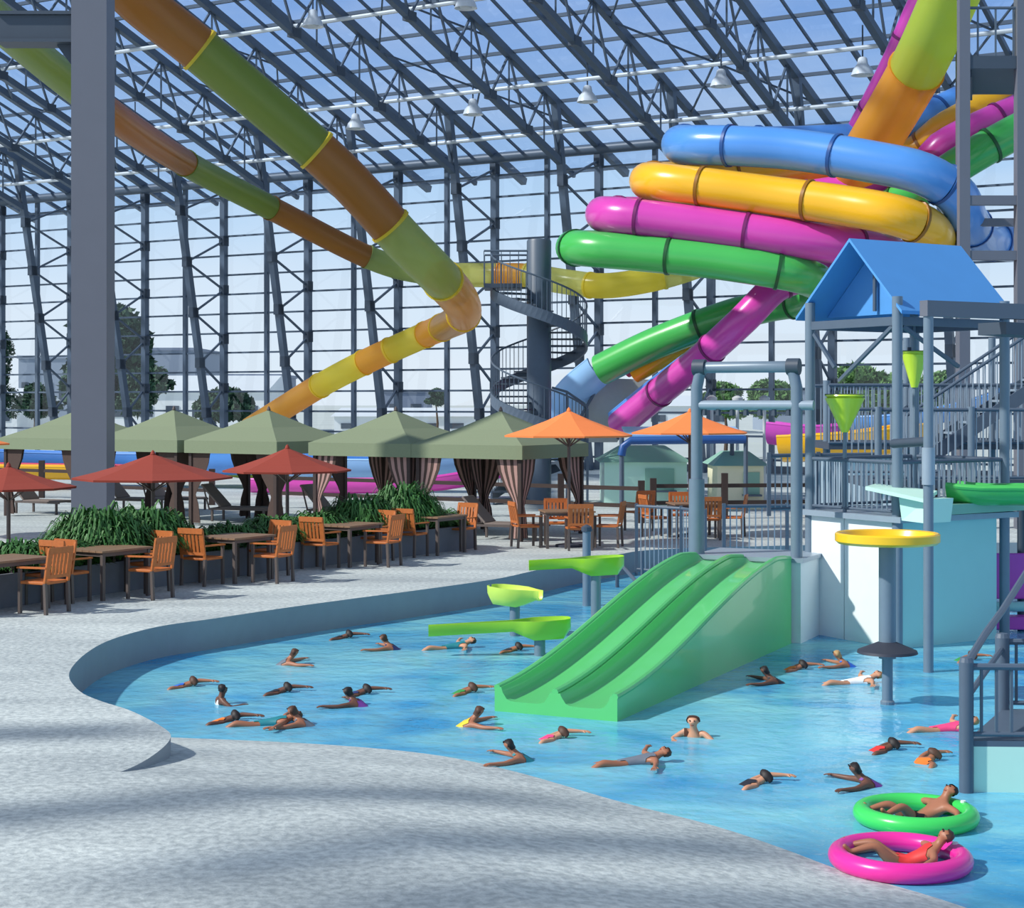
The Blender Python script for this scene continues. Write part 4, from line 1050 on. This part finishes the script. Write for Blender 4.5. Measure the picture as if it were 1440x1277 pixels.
# lime spoon troughs
def spoon(label, px, py, ybase, L_, yaw, post_r=.075, pitch=-.05, m='lime'):
    Yb = (EYE-WATER)*F/(ybase-HZ); z = EYE-(py-HZ)/F*Yb; x = (px-720)/F*Yb
    t = thing('spoon_spout', label, 'water spout', (x, Yb, WATER), 0, 'lime spoon-shaped water spouts')
    ax = Vector((math.cos(yaw)*math.cos(pitch), math.sin(yaw)*math.cos(pitch), math.sin(pitch)))
    o = Vector((x, Yb, z)); b = MB(); rows = []
    st = [(-.42, .03, .0), (-.40, .13, .01), (-.32, .21, 0), (-.1, .26, 0), (.08, .25, 0), (.22, .17, 0), (.36, .09, 0), (max(.4, L_*.7), .075, 0), (max(.44, L_), .075, 0)]
    side = Vector((-math.sin(yaw), math.cos(yaw), 0))
    for s_, w_, dz in st:
        c = o+ax*s_; dp = .21 if s_ < .1 else (.15 if s_ < .3 else .085)
        if s_ < -.35: dp *= .5
        ring_ = [c+side*w_+UP*.06, c+side*w_*.9-UP*dp*.5, c+side*w_*.45-UP*dp, c-side*w_*.45-UP*dp, c-side*w_*.9-UP*dp*.5, c-side*w_+UP*.06,
                 c-side*w_*.88+UP*.06, c-side*w_*.78-UP*dp*.4, c-side*w_*.4-UP*dp*.8, c+side*w_*.4-UP*dp*.8, c+side*w_*.78-UP*dp*.4, c+side*w_*.88+UP*.06]
        base = len(b.v); b.v += ring_
        if rows:
            for j in range(12): b.f.append((base-12+j, base-12+(j+1) % 12, base+(j+1) % 12, base+j))
        rows.append(base)
    b.f.append(tuple(rows[0]+j for j in range(12))); b.f.append(tuple(rows[-1]+j for j in range(12)))
    b.build('trough', M[m], t, True, smooth=True)
    MB().tube((x, Yb, WATER-.3), (x, Yb, z-.12), post_r, 14).build('post', M['pole'], t, True, smooth=True)
    MB().lathe([(post_r*1.5, z-.16), (post_r*1.5, z-.10), (post_r, z-.2)], (x, Yb, 0), 14).build('collar', M['steel_dark'], t, True)
spoon('lime spoon spout nearest, lowest over the water', 759, 877, 922, 1.5, PI+.05)
spoon('short lime spoon spout in the middle of the three, pointing right', 724, 832, 894, .42, -.55, m='lime_pale')
spoon('lime spoon spout farthest, highest, before the pool kerb', 838, 789, 888, 1.0, PI+.03)
t = thing('spray_post', 'short blue-grey post in the water behind the farthest lime spout', 'post', GP(825, 852, WATER))
p = GP(825, 852, WATER); MB().tube(p-UP*.3, p+UP*1.25, .07, 12).build('pipe', M['pole'], t, True, smooth=True)
MB().lathe([(.09, p.z+1.25), (.09, p.z+1.32), (.02, p.z+1.36)], (p.x, p.y, 0), 12).build('cap', M['steel_dark'], t, True)

# ------------------------------------------------------------------ railings on the deck edge behind the slide
def railing(label, pts, z0, h, gap=.11, mint=None):
    pts = [Vector(p) for p in pts]
    t = thing('railing', label, 'railing', pts[0]+UP*z0, 0, None)
    for a, c in zip(pts, pts[1:]): guard(t, a, c, z0+.05, z0+h, gap)
    for p in pts: MB().bar(p+UP*z0, p+UP*(z0+h+.05), .06).build('post', M['steel'], t, True)
    return t
railing('grey railing on the deck edge left of the pipe arch', [(2.45, 33.6, 0), (3.25, 32.8, 0), (3.6, 31.8, 0)], -.4, 1.35)
railing('grey railing in front of the right orange umbrella tables', [(3.75, 30.2, 0), (4.9, 30.4, 0), (5.6, 30.3, 0)], -.4, 1.55)
railing('grey railing beyond the slide platform beside the hut', [(4.05, 26.9, 0), (4.9, 27.3, 0), (5.9, 27.6, 0)], 1.2, .95)
t = thing('step_rail', 'thin steel step rail dipping into the pool under the farthest lime spout', 'handrail', GP(905, 842, WATER))
b = MB(); b.path([GP(868, 826, WATER), GP(868, 826, WATER)+UP*.5, GP(905, 842, WATER)+UP*.15, GP(905, 842, WATER)-UP*.2], .035, 8); b.build('rail', M['steel'], t, True, smooth=True)
b = MB(); b.path([GP(903, 815, WATER), GP(903, 815, WATER)+UP*.55], .03, 8); b.build('post', M['steel'], t, True)

# ------------------------------------------------------------------ big stair and walkways at right
t = thing('play_tower', 'grey climbing tower with stairs and railed walkways at the right', 'play tower', (8.2, 28.5, WATER), 0)
zd = 1.72
MB().box((8.6, 28.6, zd-.06), (5.6, 2.2, .12)).build('walkway', M['steel_dark'], t, True)
MB().box((8.2, 31.4, 2.2), (5.0, 1.4, .12)).build('walkway', M['steel_dark'], t, True)
for x in (5.9, 7.4, 9.0, 11.0):
    MB().tube((x, 27.5, WATER-.4), (x, 27.5, zd+1.2), .06, 10).build('post', M['pole'], t, True, smooth=True)
    MB().tube((x, 32.0, WATER-.4), (x, 32.0, 4.2 if x > 7 else 3.4), .07, 10).build('post', M['pole'], t, True, smooth=True)
guard(t, Vector((5.8, 27.5, 0)), Vector((11.4, 27.5, 0)), zd, zd+1.15, .11, 'galv', .011)
guard(t, Vector((5.8, 29.7, 0)), Vector((7.4, 29.7, 0)), zd, zd+1.15, .11, 'galv', .011)
guard(t, Vector((5.7, 30.7, 0)), Vector((10.7, 30.7, 0)), 2.2, 3.3, .11, 'galv', .011)
guard(t, Vector((5.7, 32.1, 0)), Vector((10.7, 32.1, 0)), 2.2, 3.3, .11, 'galv', .011)
MB().box((6.35, 31.05, 1.4), (1.9, .06, 1.2)).build('back_panel', M['white'], t, True)
# flight rising to the right
SA = Vector((6.9, 29.9, 1.75)); SB = Vector((11.2, 30.0, 4.6))
for dy in (0, .9):
    o = Vector((0, dy, 0))
    MB().bar(SA+o, SB+o, .06, .24).build('stringer', M['steel'], t, True)
    b = MB(); b.path([SA+o+UP*1.0, SB+o+UP*1.0], .03, 8); b.build('handrail', M['steel'], t, True, smooth=True)
    b = MB(); n = 40
    for k in range(n+1):
        p = SA.lerp(SB, k/n)+o; b.bar(p, p+UP*1.0, .02)
    b.build('baluster_panel', M['galv'], t, True)
for k in range(15):
    p = SA.lerp(SB, (k+.5)/15); MB().box(p+Vector((0, .45, .03)), (.28, .9, .04)).build('tread', M['galv'], t, True)
# magenta and teal panels under the tower
t = thing('climbing_panel', 'magenta climbing panel with a teal rail under the tower at the right edge', 'play panel', PP(1412, 886, 25.6), 0)
b = MB(); P0 = PP(1392, 842, 25.6); P1 = PP(1452, 778, 25.6)
MB().box(((P0.x+P1.x)/2, 25.6, (P0.z+P1.z)/2), (P1.x-P0.x, .1, P1.z-P0.z)).build('upper_panel', M['purple'], t, True, bevel=.02)
P0 = PP(1392, 884, 25.5); P1 = PP(1452, 866, 25.5)
MB().box(((P0.x+P1.x)/2, 25.5, (P0.z+P1.z)/2), (P1.x-P0.x, .3, P1.z-P0.z)).build('lower_panel', M['purple'], t, True, bevel=.02)
MB().path([PP(1386, 853, 25.3), PP(1460, 853, 25.3)], .075, 10).build('rail', M['teal'], t, True, smooth=True)
for x in (1388, 1436):
    p = PP(x, 700, 25.7); MB().tube((p.x, p.y, WATER-.3), (p.x, p.y, 1.65), .06, 10).build('post', M['steel_dark'], t, True, smooth=True)

# ------------------------------------------------------------------ mint platform with railing, near right
t = thing('railed_platform', 'mint green low platform with dark railings at the right edge, nearest', 'platform', (4.1, 15.4, WATER), 0)
Q0 = Vector((3.98, 14.95, 0)); Q1 = Vector((4.74, 16.5, 0)); Q2 = Q0+Vector((2.6, -.12, 0)); zp_ = -.02
o = (Q1-Q0)
P = [Q0, Q2, Q2+o, Q1]
b = MB(); b.hexa([p+UP*(WATER-.35) for p in P]+[p+UP*zp_ for p in P]); b.build('body', M['mint'], t, True)
b = MB(); dd = o.normalized()*.03
b.hexa([p+UP*zp_ for p in P]+[p+UP*(zp_+.05) for p in P]); b.build('deck', M['steel'], t, True)
for p, r in ((Q0, .065), (Q1, .07)):
    MB().tube(p+UP*(WATER-.3), p+UP*.72, r, 12).build('post', M['steel'], t, True, smooth=True)
    MB().lathe([(r, .72), (r*.8, .76), (0, .77)], (p.x, p.y, 0), 12).build('post_cap', M['steel'], t, True)
guard(t, Q0, Q2, zp_+.05, .68, .13, 'steel', .012)
Qe = Q1+Vector((2.4, -.1, 0)); guard(t, Q1, Qe, zp_+.05, .68, .13, 'steel', .012)
b = MB(); b.path([Q0+UP*.70, Q0.lerp(Q1, .5)+UP*.86, Q1+UP*.98, Q1+o.normalized()*1.5+UP*1.25], .035, 8); b.build('handrail', M['steel'], t, True, smooth=True)
b = MB(); b.path([Q0+UP*.40, Q1+UP*.62], .028, 8); b.build('mid_rail', M['steel'], t, True, smooth=True)

# ------------------------------------------------------------------ kiosks beyond the deck
def kiosk(label, px0, px1, ytop, yeave, Y, dep, wallm, roofm, hatch=None):
    x0 = (px0-720)/F*Y; x1 = (px1-720)/F*Y; he = EYE-(yeave-HZ)/F*Y; ht = EYE-(ytop-HZ)/F*Y
    t = thing('kiosk', label, 'kiosk', ((x0+x1)/2, Y+dep/2, 0), 0); hw = (x1-x0)/2; y = dep/2
    MB().box((0, 0, he/2), (2*hw, dep, he)).build('wall', M[wallm], t)
    MB().hexa([(-hw-.15, -y-.15, he), (hw+.15, -y-.15, he), (hw+.15, y+.15, he), (-hw-.15, y+.15, he), (-hw*.55, -y*.3, ht), (hw*.55, -y*.3, ht), (hw*.55, y*.3, ht), (-hw*.55, y*.3, ht)]).build('roof', M[roofm], t)
    hh_ = MB().box((hatch or 0, -y-.02, he*.6), (hw*.7, .06, he*.5)).build('hatch', M['mint_dark'], t)
    MB().box((hatch or 0, -y-.15, he*.33), (hw*.8, .3, .05)).build('counter', M['steel'], hh_)
    return t
kiosk('cream kiosk with mint hipped roof seen through the pipe arch', 1009, 1074, 636, 655, 47.5, 2.4, 'cream', 'mint_dark', .3)
kiosk('long mint kiosk behind the right end cabana', 850, 966, 628, 650, 49.5, 2.6, 'mint', 'mint_dark', .4)
t = thing('shade_canopy', 'pale blue flat canopy on a teal beam behind the right orange umbrella', 'canopy', (3.6, 46.2, 0), 0)
b = MB(); b.path([(2.95, 46, 1.55), (3.0, 46, 1.8), (3.2, 46, 1.95), (5.6, 46, 1.98), (6.3, 46, 1.98)], .11, 10); b.build('beam', M['t_blue_rim'], t, True, smooth=True)
MB().hexa([(3.1, 46.1, 2.05), (6.3, 46.1, 2.05), (6.3, 48.2, 2.25), (3.1, 48.2, 2.25), (3.1, 46.1, 2.1), (6.3, 46.1, 2.1), (6.3, 48.2, 2.3), (3.1, 48.2, 2.3)]).build('roof', M['t_pale'], t, True)
for x, y in ((2.95, 46), (6.3, 46), (3.1, 48.1), (6.2, 48.1)): MB().tube((x, y, 0), (x, y, 2.1), .06, 8).build('post', M['steel'], t, True)
for i, (px, lab) in enumerate(((1001, 'thin white lamp post behind the left half of the pipe arch'), (1037, 'thin white lamp post behind the right half of the pipe arch'), (1075, 'thin white lamp post just left of the right arch post'))):
    Y = 52; x = (px-720)/F*Y
    t = thing('lamp_post', lab, 'lamp post', (x, Y, 0), 0, 'thin lamp posts beyond the arch')
    MB().tube((0, 0, 0), (0, 0, 3.1), .05, 8).build('post', M['pipe_white'], t, smooth=True)
    MB().lathe([(.05, 3.0), (.16, 3.05), (.17, 3.12), (.05, 3.2)], n=10).build('lamp_head', M['pipe_white'], t, smooth=True)
# ------------------------------------------------------------------ swimmers
SKINS = [mat('skin_warm', (206, 150, 118), 0.5, 0, .05), mat('skin_tan', (168, 110, 82), 0.5, 0, .05), mat('skin_brown', (112, 74, 58), 0.5, 0, .05)]
HAIRS = {'black': mat('hair_black', (34, 28, 28), .6), 'brown': mat('hair_brown', (82, 54, 40), .6), 'fair': mat('hair_fair', (186, 150, 100), .6)}
SUITS = {'red': (224, 56, 54), 'pink': (240, 74, 130), 'black': (36, 38, 48), 'navy': (38, 52, 104), 'teal': (30, 128, 140), 'green': (60, 150, 70), 'white': (236, 238, 238), 'orange': (244, 130, 50), 'purple': (120, 60, 150), 'grey': (110, 118, 130), 'yellow': (240, 206, 60), 'blue': (46, 104, 206)}
for k in SUITS: M['suit_'+k] = mat('swimwear_'+k, SUITS[k], .6, 0, .06, 20)

def skeleton(pose):
    """joint positions of a 1.35 m child; x = forward (head end), z = up; returns verts, radii, edges and bone tags"""
    V = []; R = []; E = []; T = []
    def add(p, r, parent, tagname):
        V.append(Vector(p)); R.append(r); T.append(tagname)
        if parent is not None: E.append((parent, len(V)-1))
        return len(V)-1
    pel = add(pose['pelvis'], .095, None, 'hip'); wa = add(pose['waist'], .085, pel, 'torso'); ch = add(pose['chest'], .105, wa, 'torso')
    nb = add(pose['neck'], .05, ch, 'neck'); hd = Vector(pose['head']); nk = Vector(pose['neck'])
    ax = (hd-nk).normalized(); face = Vector(pose['face']).normalized()
    jaw = add(nk.lerp(hd, .55)+face*.025, .06, nb, 'head'); sk = add(hd-face*.012, .088, jaw, 'head'); cr_ = add(hd+ax*.075-face*.02, .062, sk, 'head')
    add(hd+face*.082-ax*.02, .016, sk, 'head'); lat = face.cross(ax).normalized()
    for s in (-1, 1): add(hd+lat*s*.088-ax*.015, .018, sk, 'head')
    for s in ('l', 'r'):
        sh = add(pose['sh'+s], .05, ch, 'arm'); el = add(pose['el'+s], .038, sh, 'arm'); wr = add(pose['wr'+s], .026, el, 'arm')
        d = (Vector(pose['wr'+s])-Vector(pose['el'+s])).normalized(); w = Vector(pose['wr'+s])
        sd = d.cross(UP); sd = sd.normalized() if sd.length > .1 else Vector((0, 1, 0)); dn = sd.cross(d)
        pm = add(w+d*.045, .028, wr, 'arm')
        for i, (off, ln) in enumerate(((-.027, .050), (-.009, .060), (.009, .056), (.027, .042))):
            k1 = add(w+d*.075+sd*off, .0095, pm, 'arm'); k2 = add(w+d*(.075+ln*.5)+sd*off*1.15-dn*.006, .008, k1, 'arm'); add(w+d*(.075+ln)+sd*off*1.2-dn*.02, .006, k2, 'arm')
        k1 = add(w+d*.035+sd*.040*(1 if s == 'l' else -1), .010, pm, 'arm'); add(w+d*.062+sd*.058*(1 if s == 'l' else -1)-dn*.008, .007, k1, 'arm')
        hp_ = add(pose['hp'+s], .078, pel, 'hip'); kn = add(pose['kn'+s], .052, hp_, 'leg'); cf = add(Vector(pose['kn'+s]).lerp(Vector(pose['an'+s]), .35), .046, kn, 'leg')
        an = add(pose['an'+s], .030, cf, 'leg'); add(pose['to'+s], .022, an, 'leg')
    return V, R, E, T
def body_mesh(name, pose):
    V, R, E, T = skeleton(pose)
    bm = bmesh.new(); lay = bm.verts.layers.skin.verify(); vs_ = [bm.verts.new(v) for v in V]
    bm.verts.ensure_lookup_table()
    for v, r in zip(vs_, R): v[lay].radius = (r, r)
    vs_[0][lay].use_root = True
    for a, c in E: bm.edges.new((vs_[a], vs_[c]))
    me = bpy.data.meshes.new(name+'_skeleton'); bm.to_mesh(me); bm.free()
    ob = bpy.data.objects.new(name+'_skeleton', me); COL.objects.link(ob)
    sk = ob.modifiers.new('skin', 'SKIN'); sk.use_smooth_shade = True; sk.branch_smoothing = .5
    ss = ob.modifiers.new('sub', 'SUBSURF'); ss.levels = 1; ss.render_levels = 1
    dg = bpy.context.evaluated_depsgraph_get(); dg.update()
    out = bpy.data.meshes.new_from_object(ob.evaluated_get(dg)); out.name = name
    bpy.data.objects.remove(ob); bpy.data.meshes.remove(me)
    for p in out.polygons: p.use_smooth = True
    return out, (V, R, E, T)
def peel(me, sk, want, off, name):       # cloth or hair: the faces whose nearest bone passes the test, lifted off the skin
    V, R, E, T = sk; sel = []
    for p in me.polygons:
        c = p.center; best = None
        for a, d in E:
            ab = V[d]-V[a]; f = max(0, min(1, (c-V[a]).dot(ab)/ab.length_squared)); q = V[a]+ab*f; l = (c-q).length/(R[a]*(1-f)+R[d]*f)
            if best is None or l < best[0]: best = (l, a, d, f)
        if want(T[best[1]], T[best[2]], best[3], c): sel.append(p)
    idx = {}; vv = []; ff = []
    for p in sel:
        f = []
        for i in p.vertices:
            if i not in idx: idx[i] = len(vv); vv.append(me.vertices[i].co+me.vertices[i].normal*off)
            f.append(idx[i])
        ff.append(tuple(f))
    n = bpy.data.meshes.new(name); n.from_pydata(vv, [], ff); n.update()
    for p in n.polygons: p.use_smooth = True
    return n
def mk(base, pelvis, waist, chest, neck, head, face, **kw):
    d = dict(pelvis=pelvis, waist=waist, chest=chest, neck=neck, head=head, face=face); d.update(kw); return d
POSES = {
 'crawl': mk(0, (0, 0, -.03), (.14, 0, .0), (.30, 0, .03), (.43, 0, .06), (.53, .02, .10), (.5, .5, -.3),
    shl=(.36, .14, .05), ell=(.60, .20, .06), wrl=(.80, .14, .02), shr=(.34, -.14, .04), elr=(.18, -.27, .10), wrr=(.02, -.30, -.03),
    hpl=(-.04, .07, -.04), knl=(-.36, .10, -.08), anl=(-.66, .10, -.03), tol=(-.78, .10, -.05), hpr=(-.04, -.07, -.04), knr=(-.36, -.09, -.14), anr=(-.66, -.12, -.12), tor=(-.78, -.12, -.16)),
 'back': mk(0, (0, 0, -.05), (.14, 0, -.02), (.30, 0, .0), (.43, 0, .02), (.54, 0, .05), (-.25, 0, .95),
    shl=(.36, .14, .0), ell=(.34, .36, .0), wrl=(.44, .55, .02), shr=(.36, -.14, .0), elr=(.30, -.36, .01), wrr=(.22, -.56, .02),
    hpl=(-.04, .07, -.05), knl=(-.34, .14, -.02), anl=(-.64, .16, -.05), tol=(-.72, .17, .04), hpr=(-.04, -.07, -.05), knr=(-.33, -.12, .06), anr=(-.60, -.14, -.06), tor=(-.68, -.15, .02)),
 'stand': mk(0, (0, 0, -.30), (.01, 0, -.15), (.02, 0, .02), (.03, 0, .15), (.05, 0, .26), (1, 0, -.1),
    shl=(.02, .14, .09), ell=(.10, .30, -.02), wrl=(.28, .34, -.02), shr=(.02, -.14, .09), elr=(.12, -.28, .0), wrr=(.30, -.22, .02),
    hpl=(0, .07, -.34), knl=(.12, .08, -.60), anl=(-.05, .08, -.80), tol=(.08, .08, -.84), hpr=(0, -.07, -.34), knr=(.14, -.08, -.58), anr=(.0, -.08, -.80), tor=(.13, -.08, -.84)),
 'breast': mk(0, (0, 0, -.08), (.13, 0, -.02), (.27, 0, .05), (.38, 0, .12), (.46, 0, .22), (1, 0, .0),
    shl=(.32, .14, .06), ell=(.46, .30, .02), wrl=(.62, .40, .01), shr=(.32, -.14, .06), elr=(.46, -.30, .02), wrr=(.62, -.40, .01),
    hpl=(-.04, .07, -.10), knl=(-.30, .18, -.14), anl=(-.50, .10, -.10), tol=(-.60, .16, -.1), hpr=(-.04, -.07, -.10), knr=(-.30, -.18, -.14), anr=(-.50, -.10, -.10), tor=(-.60, -.16, -.1)),
 'tube': mk(0, (0, 0, .02), (.13, 0, .07), (.27, 0, .16), (.38, 0, .24), (.46, 0, .33), (-.7, 0, .7),
    shl=(.31, .14, .19), ell=(.26, .34, .16), wrl=(.10, .46, .15), shr=(.31, -.14, .19), elr=(.30, -.35, .17), wrr=(.18, -.52, .16),
    hpl=(-.04, .07, .03), knl=(-.26, .13, .21), anl=(-.50, .17, .16), tol=(-.56, .18, .24), hpr=(-.04, -.07, .03), knr=(-.25, -.12, .24), anr=(-.50, -.18, .18), tor=(-.57, -.2, .26)),
}
BODY = {}; FACE = {}; DARK = mat('eye_dark', (40, 30, 28), .4); LIP = mat('lip', (150, 74, 66), .5)
for k, ps in POSES.items():
    me, sk = body_mesh('body_'+k, ps)
    hip = lambda a, c, f, p: (a == 'hip' and c == 'hip') or (a == 'hip' and c == 'leg' and f < .4) or (a == 'hip' and c == 'torso' and f < .35)
    full = lambda a, c, f, p: (a in ('hip', 'torso') and c in ('hip', 'torso')) or (a == 'torso' and c == 'arm' and f < .55) or (a == 'torso' and c == 'neck' and f < .25)
    hd = Vector(ps['head']); fc = Vector(ps['face']).normalized(); ax = (hd-Vector(ps['neck'])).normalized()
    hair = lambda a, c, f, p: (a == 'head' and c == 'head') and (p-hd).dot(fc)-(p-hd).dot(ax)*.75 < .012
    lat_ = fc.cross(ax).normalized(); ey = MB(); mo = MB()
    for sg in (-1, 1): ey.lathe([(.0, -.011), (.011, -.004), (.011, .004), (.0, .011)], hd+fc*.066+lat_*sg*.032+ax*.012, 8)
    q_ = hd+fc*.066-ax*.052; mo.path([q_-lat_*.022, q_+fc*.005, q_+lat_*.022], .006, 6)
    FACE[k] = (ey, mo)
    BODY[k] = (me, peel(me, sk, hip, .009, 'trunks_'+k), peel(me, sk, full, .009, 'swimsuit_'+k), peel(me, sk, hair, .014, 'hair_'+k))
def person(label, pose, px, py, yaw, skin, hair, suit, full, z=WATER, scale=.74, group='swimmers in the pool', dz=0.0, pitch=0.0):
    loc = GP(px, py, z)+UP*dz
    me, tr, fs, hr = BODY[pose]
    def inst(src, name, m, parent=None):
        d = src.copy(); d.materials.clear(); d.materials.append(m)
        o = bpy.data.objects.new(name, d); COL.objects.link(o)
        if parent: o.parent = parent
        return o
    b_ = inst(me, 'person', SKINS[skin]); b_.location = loc; b_.rotation_euler = (0, pitch, yaw); b_.scale = (scale,)*3
    tag(b_, label, 'person', group)
    inst(fs if full else tr, 'swimsuit' if full else 'swim_trunks', M['suit_'+suit], b_); inst(hr, 'hair', HAIRS[hair], b_)
    FACE[pose][0].build('eyes', DARK, b_); FACE[pose][1].build('mouth', LIP, b_)
    return b_
PEOPLE = [
 ('swimmer in dark suit near the far kerb, farthest left of the middle', 'crawl', 455, 898, .1, 2, 'black', 'black', 1),
 ('swimmer in navy suit left of the nearest lime spout tip', 'breast', 570, 914, 2.9, 1, 'brown', 'navy', 1),
 ('swimmer just under the tip of the nearest lime spout', 'back', 626, 912, .3, 0, 'brown', 'teal', 1),
 ('swimmer with black hair directly below the nearest lime spout', 'crawl', 692, 916, .1, 1, 'black', 'black', 1),
 ('tan swimmer in grey suit alone in the upper left of the pool', 'breast', 380, 935, .2, 1, 'brown', 'grey', 1),
 ('swimmer nearest the curved left kerb', 'crawl', 228, 966, .1, 1, 'brown', 'blue', 1),
 ('swimmer in a white suit upright at left, between two swimmers in darker suits', 'stand', 308, 990, 0.4, 2, 'black', 'white', 1),
 ('swimmer in black, uppermost of the left cluster', 'crawl', 360, 975, .15, 2, 'black', 'black', 1),
 ('swimmer in orange suit, leftmost of the lower row by the beach entry', 'crawl', 282, 1015, .05, 2, 'black', 'orange', 1),
 ('swimmer in teal suit, second from the left in the lower row by the beach entry', 'back', 366, 1019, .1, 1, 'brown', 'teal', 1),
 ('swimmer in grey suit, third in the lower row by the beach entry', 'breast', 452, 1021, 3.0, 1, 'brown', 'grey', 1),
 ('swimmer stretched out in a navy suit, middle left of the pool', 'crawl', 472, 978, .2, 2, 'black', 'navy', 1),
 ('swimmer in purple suit right of the stretched navy swimmer', 'breast', 525, 994, 2.8, 2, 'black', 'purple', 1),
 ('swimmer with tan arms left of the green slide end', 'crawl', 622, 976, .25, 1, 'brown', 'green', 1),
 ('swimmer in yellow suit lower left of the green slide end', 'breast', 632, 1021, .1, 1, 'brown', 'yellow', 1),
 ('dark haired swimmer beside the left edge of the green slide', 'crawl', 745, 949, .1, 2, 'black', 'navy', 1),
 ('swimmer in a pink suit just below the green slide end', 'crawl', 742, 1040, .15, 0, 'brown', 'pink', 1),
 ('swimmer in teal suit below the pink one by the beach edge', 'breast', 762, 1070, 3.1, 1, 'black', 'teal', 1),
 ('swimmer in grey suit by the beach edge, right of the teal suit', 'back', 880, 1074, .2, 1, 'brown', 'grey', 1),
 ('child standing shoulder-deep facing the deck, right of the green slide end', 'stand', 976, 1036, -1.9, 0, 'brown', 'red', 0),
 ('swimmer with black hair and black suit stretched along the beach edge', 'crawl', 1022, 1104, .15, 0, 'black', 'black', 1),
 ('swimmer in orange suit under the right wall of the green slide', 'crawl', 1090, 942, .1, 1, 'black', 'orange', 1),
 ('swimmer in dark suit just below the orange one beside the green slide', 'breast', 1112, 961, 3.0, 2, 'black', 'black', 1),
 ('swimmer in white suit on the back beside the yellow bowl pole', 'back', 1192, 961, .15, 0, 'fair', 'white', 1),
 ('swimmer in a bright red suit in the right half of the pool', 'crawl', 1206, 1056, .1, 2, 'black', 'red', 1),
 ('swimmer in orange suit at a slant left of the mint platform', 'crawl', 1276, 1076, .55, 1, 'brown', 'orange', 1),
 ('swimmer in purple suit just above the green inner tube', 'breast', 1252, 1105, 3.1, 2, 'black', 'purple', 1),
 ('swimmer just right of the tall thin frame post near the teal wall', 'crawl', 1330, 929, .1, 1, 'brown', 'green', 1),
 ('fair-haired swimmer farthest back, left of the yellow bowl pole', 'breast', 1212, 938, 2.9, 1, 'fair', 'blue', 1),
 ('fair-haired swimmer in pink suit left of the near railing post', 'back', 1318, 1027, .1, 0, 'fair', 'pink', 1),
]
for i, (lab, ps, px, py, yaw, sk, hr, su, fu) in enumerate(PEOPLE):
    person(lab, ps, px, py, yaw, sk, hr, su, fu, dz={'crawl': -.085, 'back': .015, 'stand': -.02, 'breast': -.05}[ps], pitch={'crawl': -.2, 'back': -.1, 'stand': 0, 'breast': -.15}[ps])
def inner_tube(label, px, py, R_, r_, m):
    p = GP(px, py, WATER)
    t = thing('inner_tube', label, 'inner tube', p+UP*.02, 0, None)
    b = MB(); b.path([(R_*math.cos(a*PI/24), R_*math.sin(a*PI/24), .05) for a in range(48)], r_, 16, closed=True); b.build('ring', m, t, smooth=True)
    b = MB(); b.tube((R_-.02, .1, .05+r_*.8), (R_-.02, .1, .05+r_*1.15), .022, 8); b.build('valve', M['white'], t)
    return p
M['tube_green'] = mat('green_vinyl', (64, 214, 96), .3, 0, .03, 3, 0, .3); M['tube_pink'] = mat('pink_vinyl', (238, 44, 160), .3, 0, .03, 3, 0, .3)
inner_tube('bright green inner tube with a rider, the upper of the two', 1288, 1157, .43, .075, M['tube_green'])
inner_tube('bright pink inner tube with a rider, the lower of the two', 1266, 1219, .45, .075, M['tube_pink'])
person('rider in black trunks lying in the green inner tube', 'tube', 1288, 1153, .35, 1, 'black', 'black', 0, group='riders in inner tubes', dz=-.03, scale=.74)
person('rider in a red suit lying in the pink inner tube', 'tube', 1266, 1214, -.15, 1, 'brown', 'red', 1, group='riders in inner tubes', dz=-.03, scale=.74)
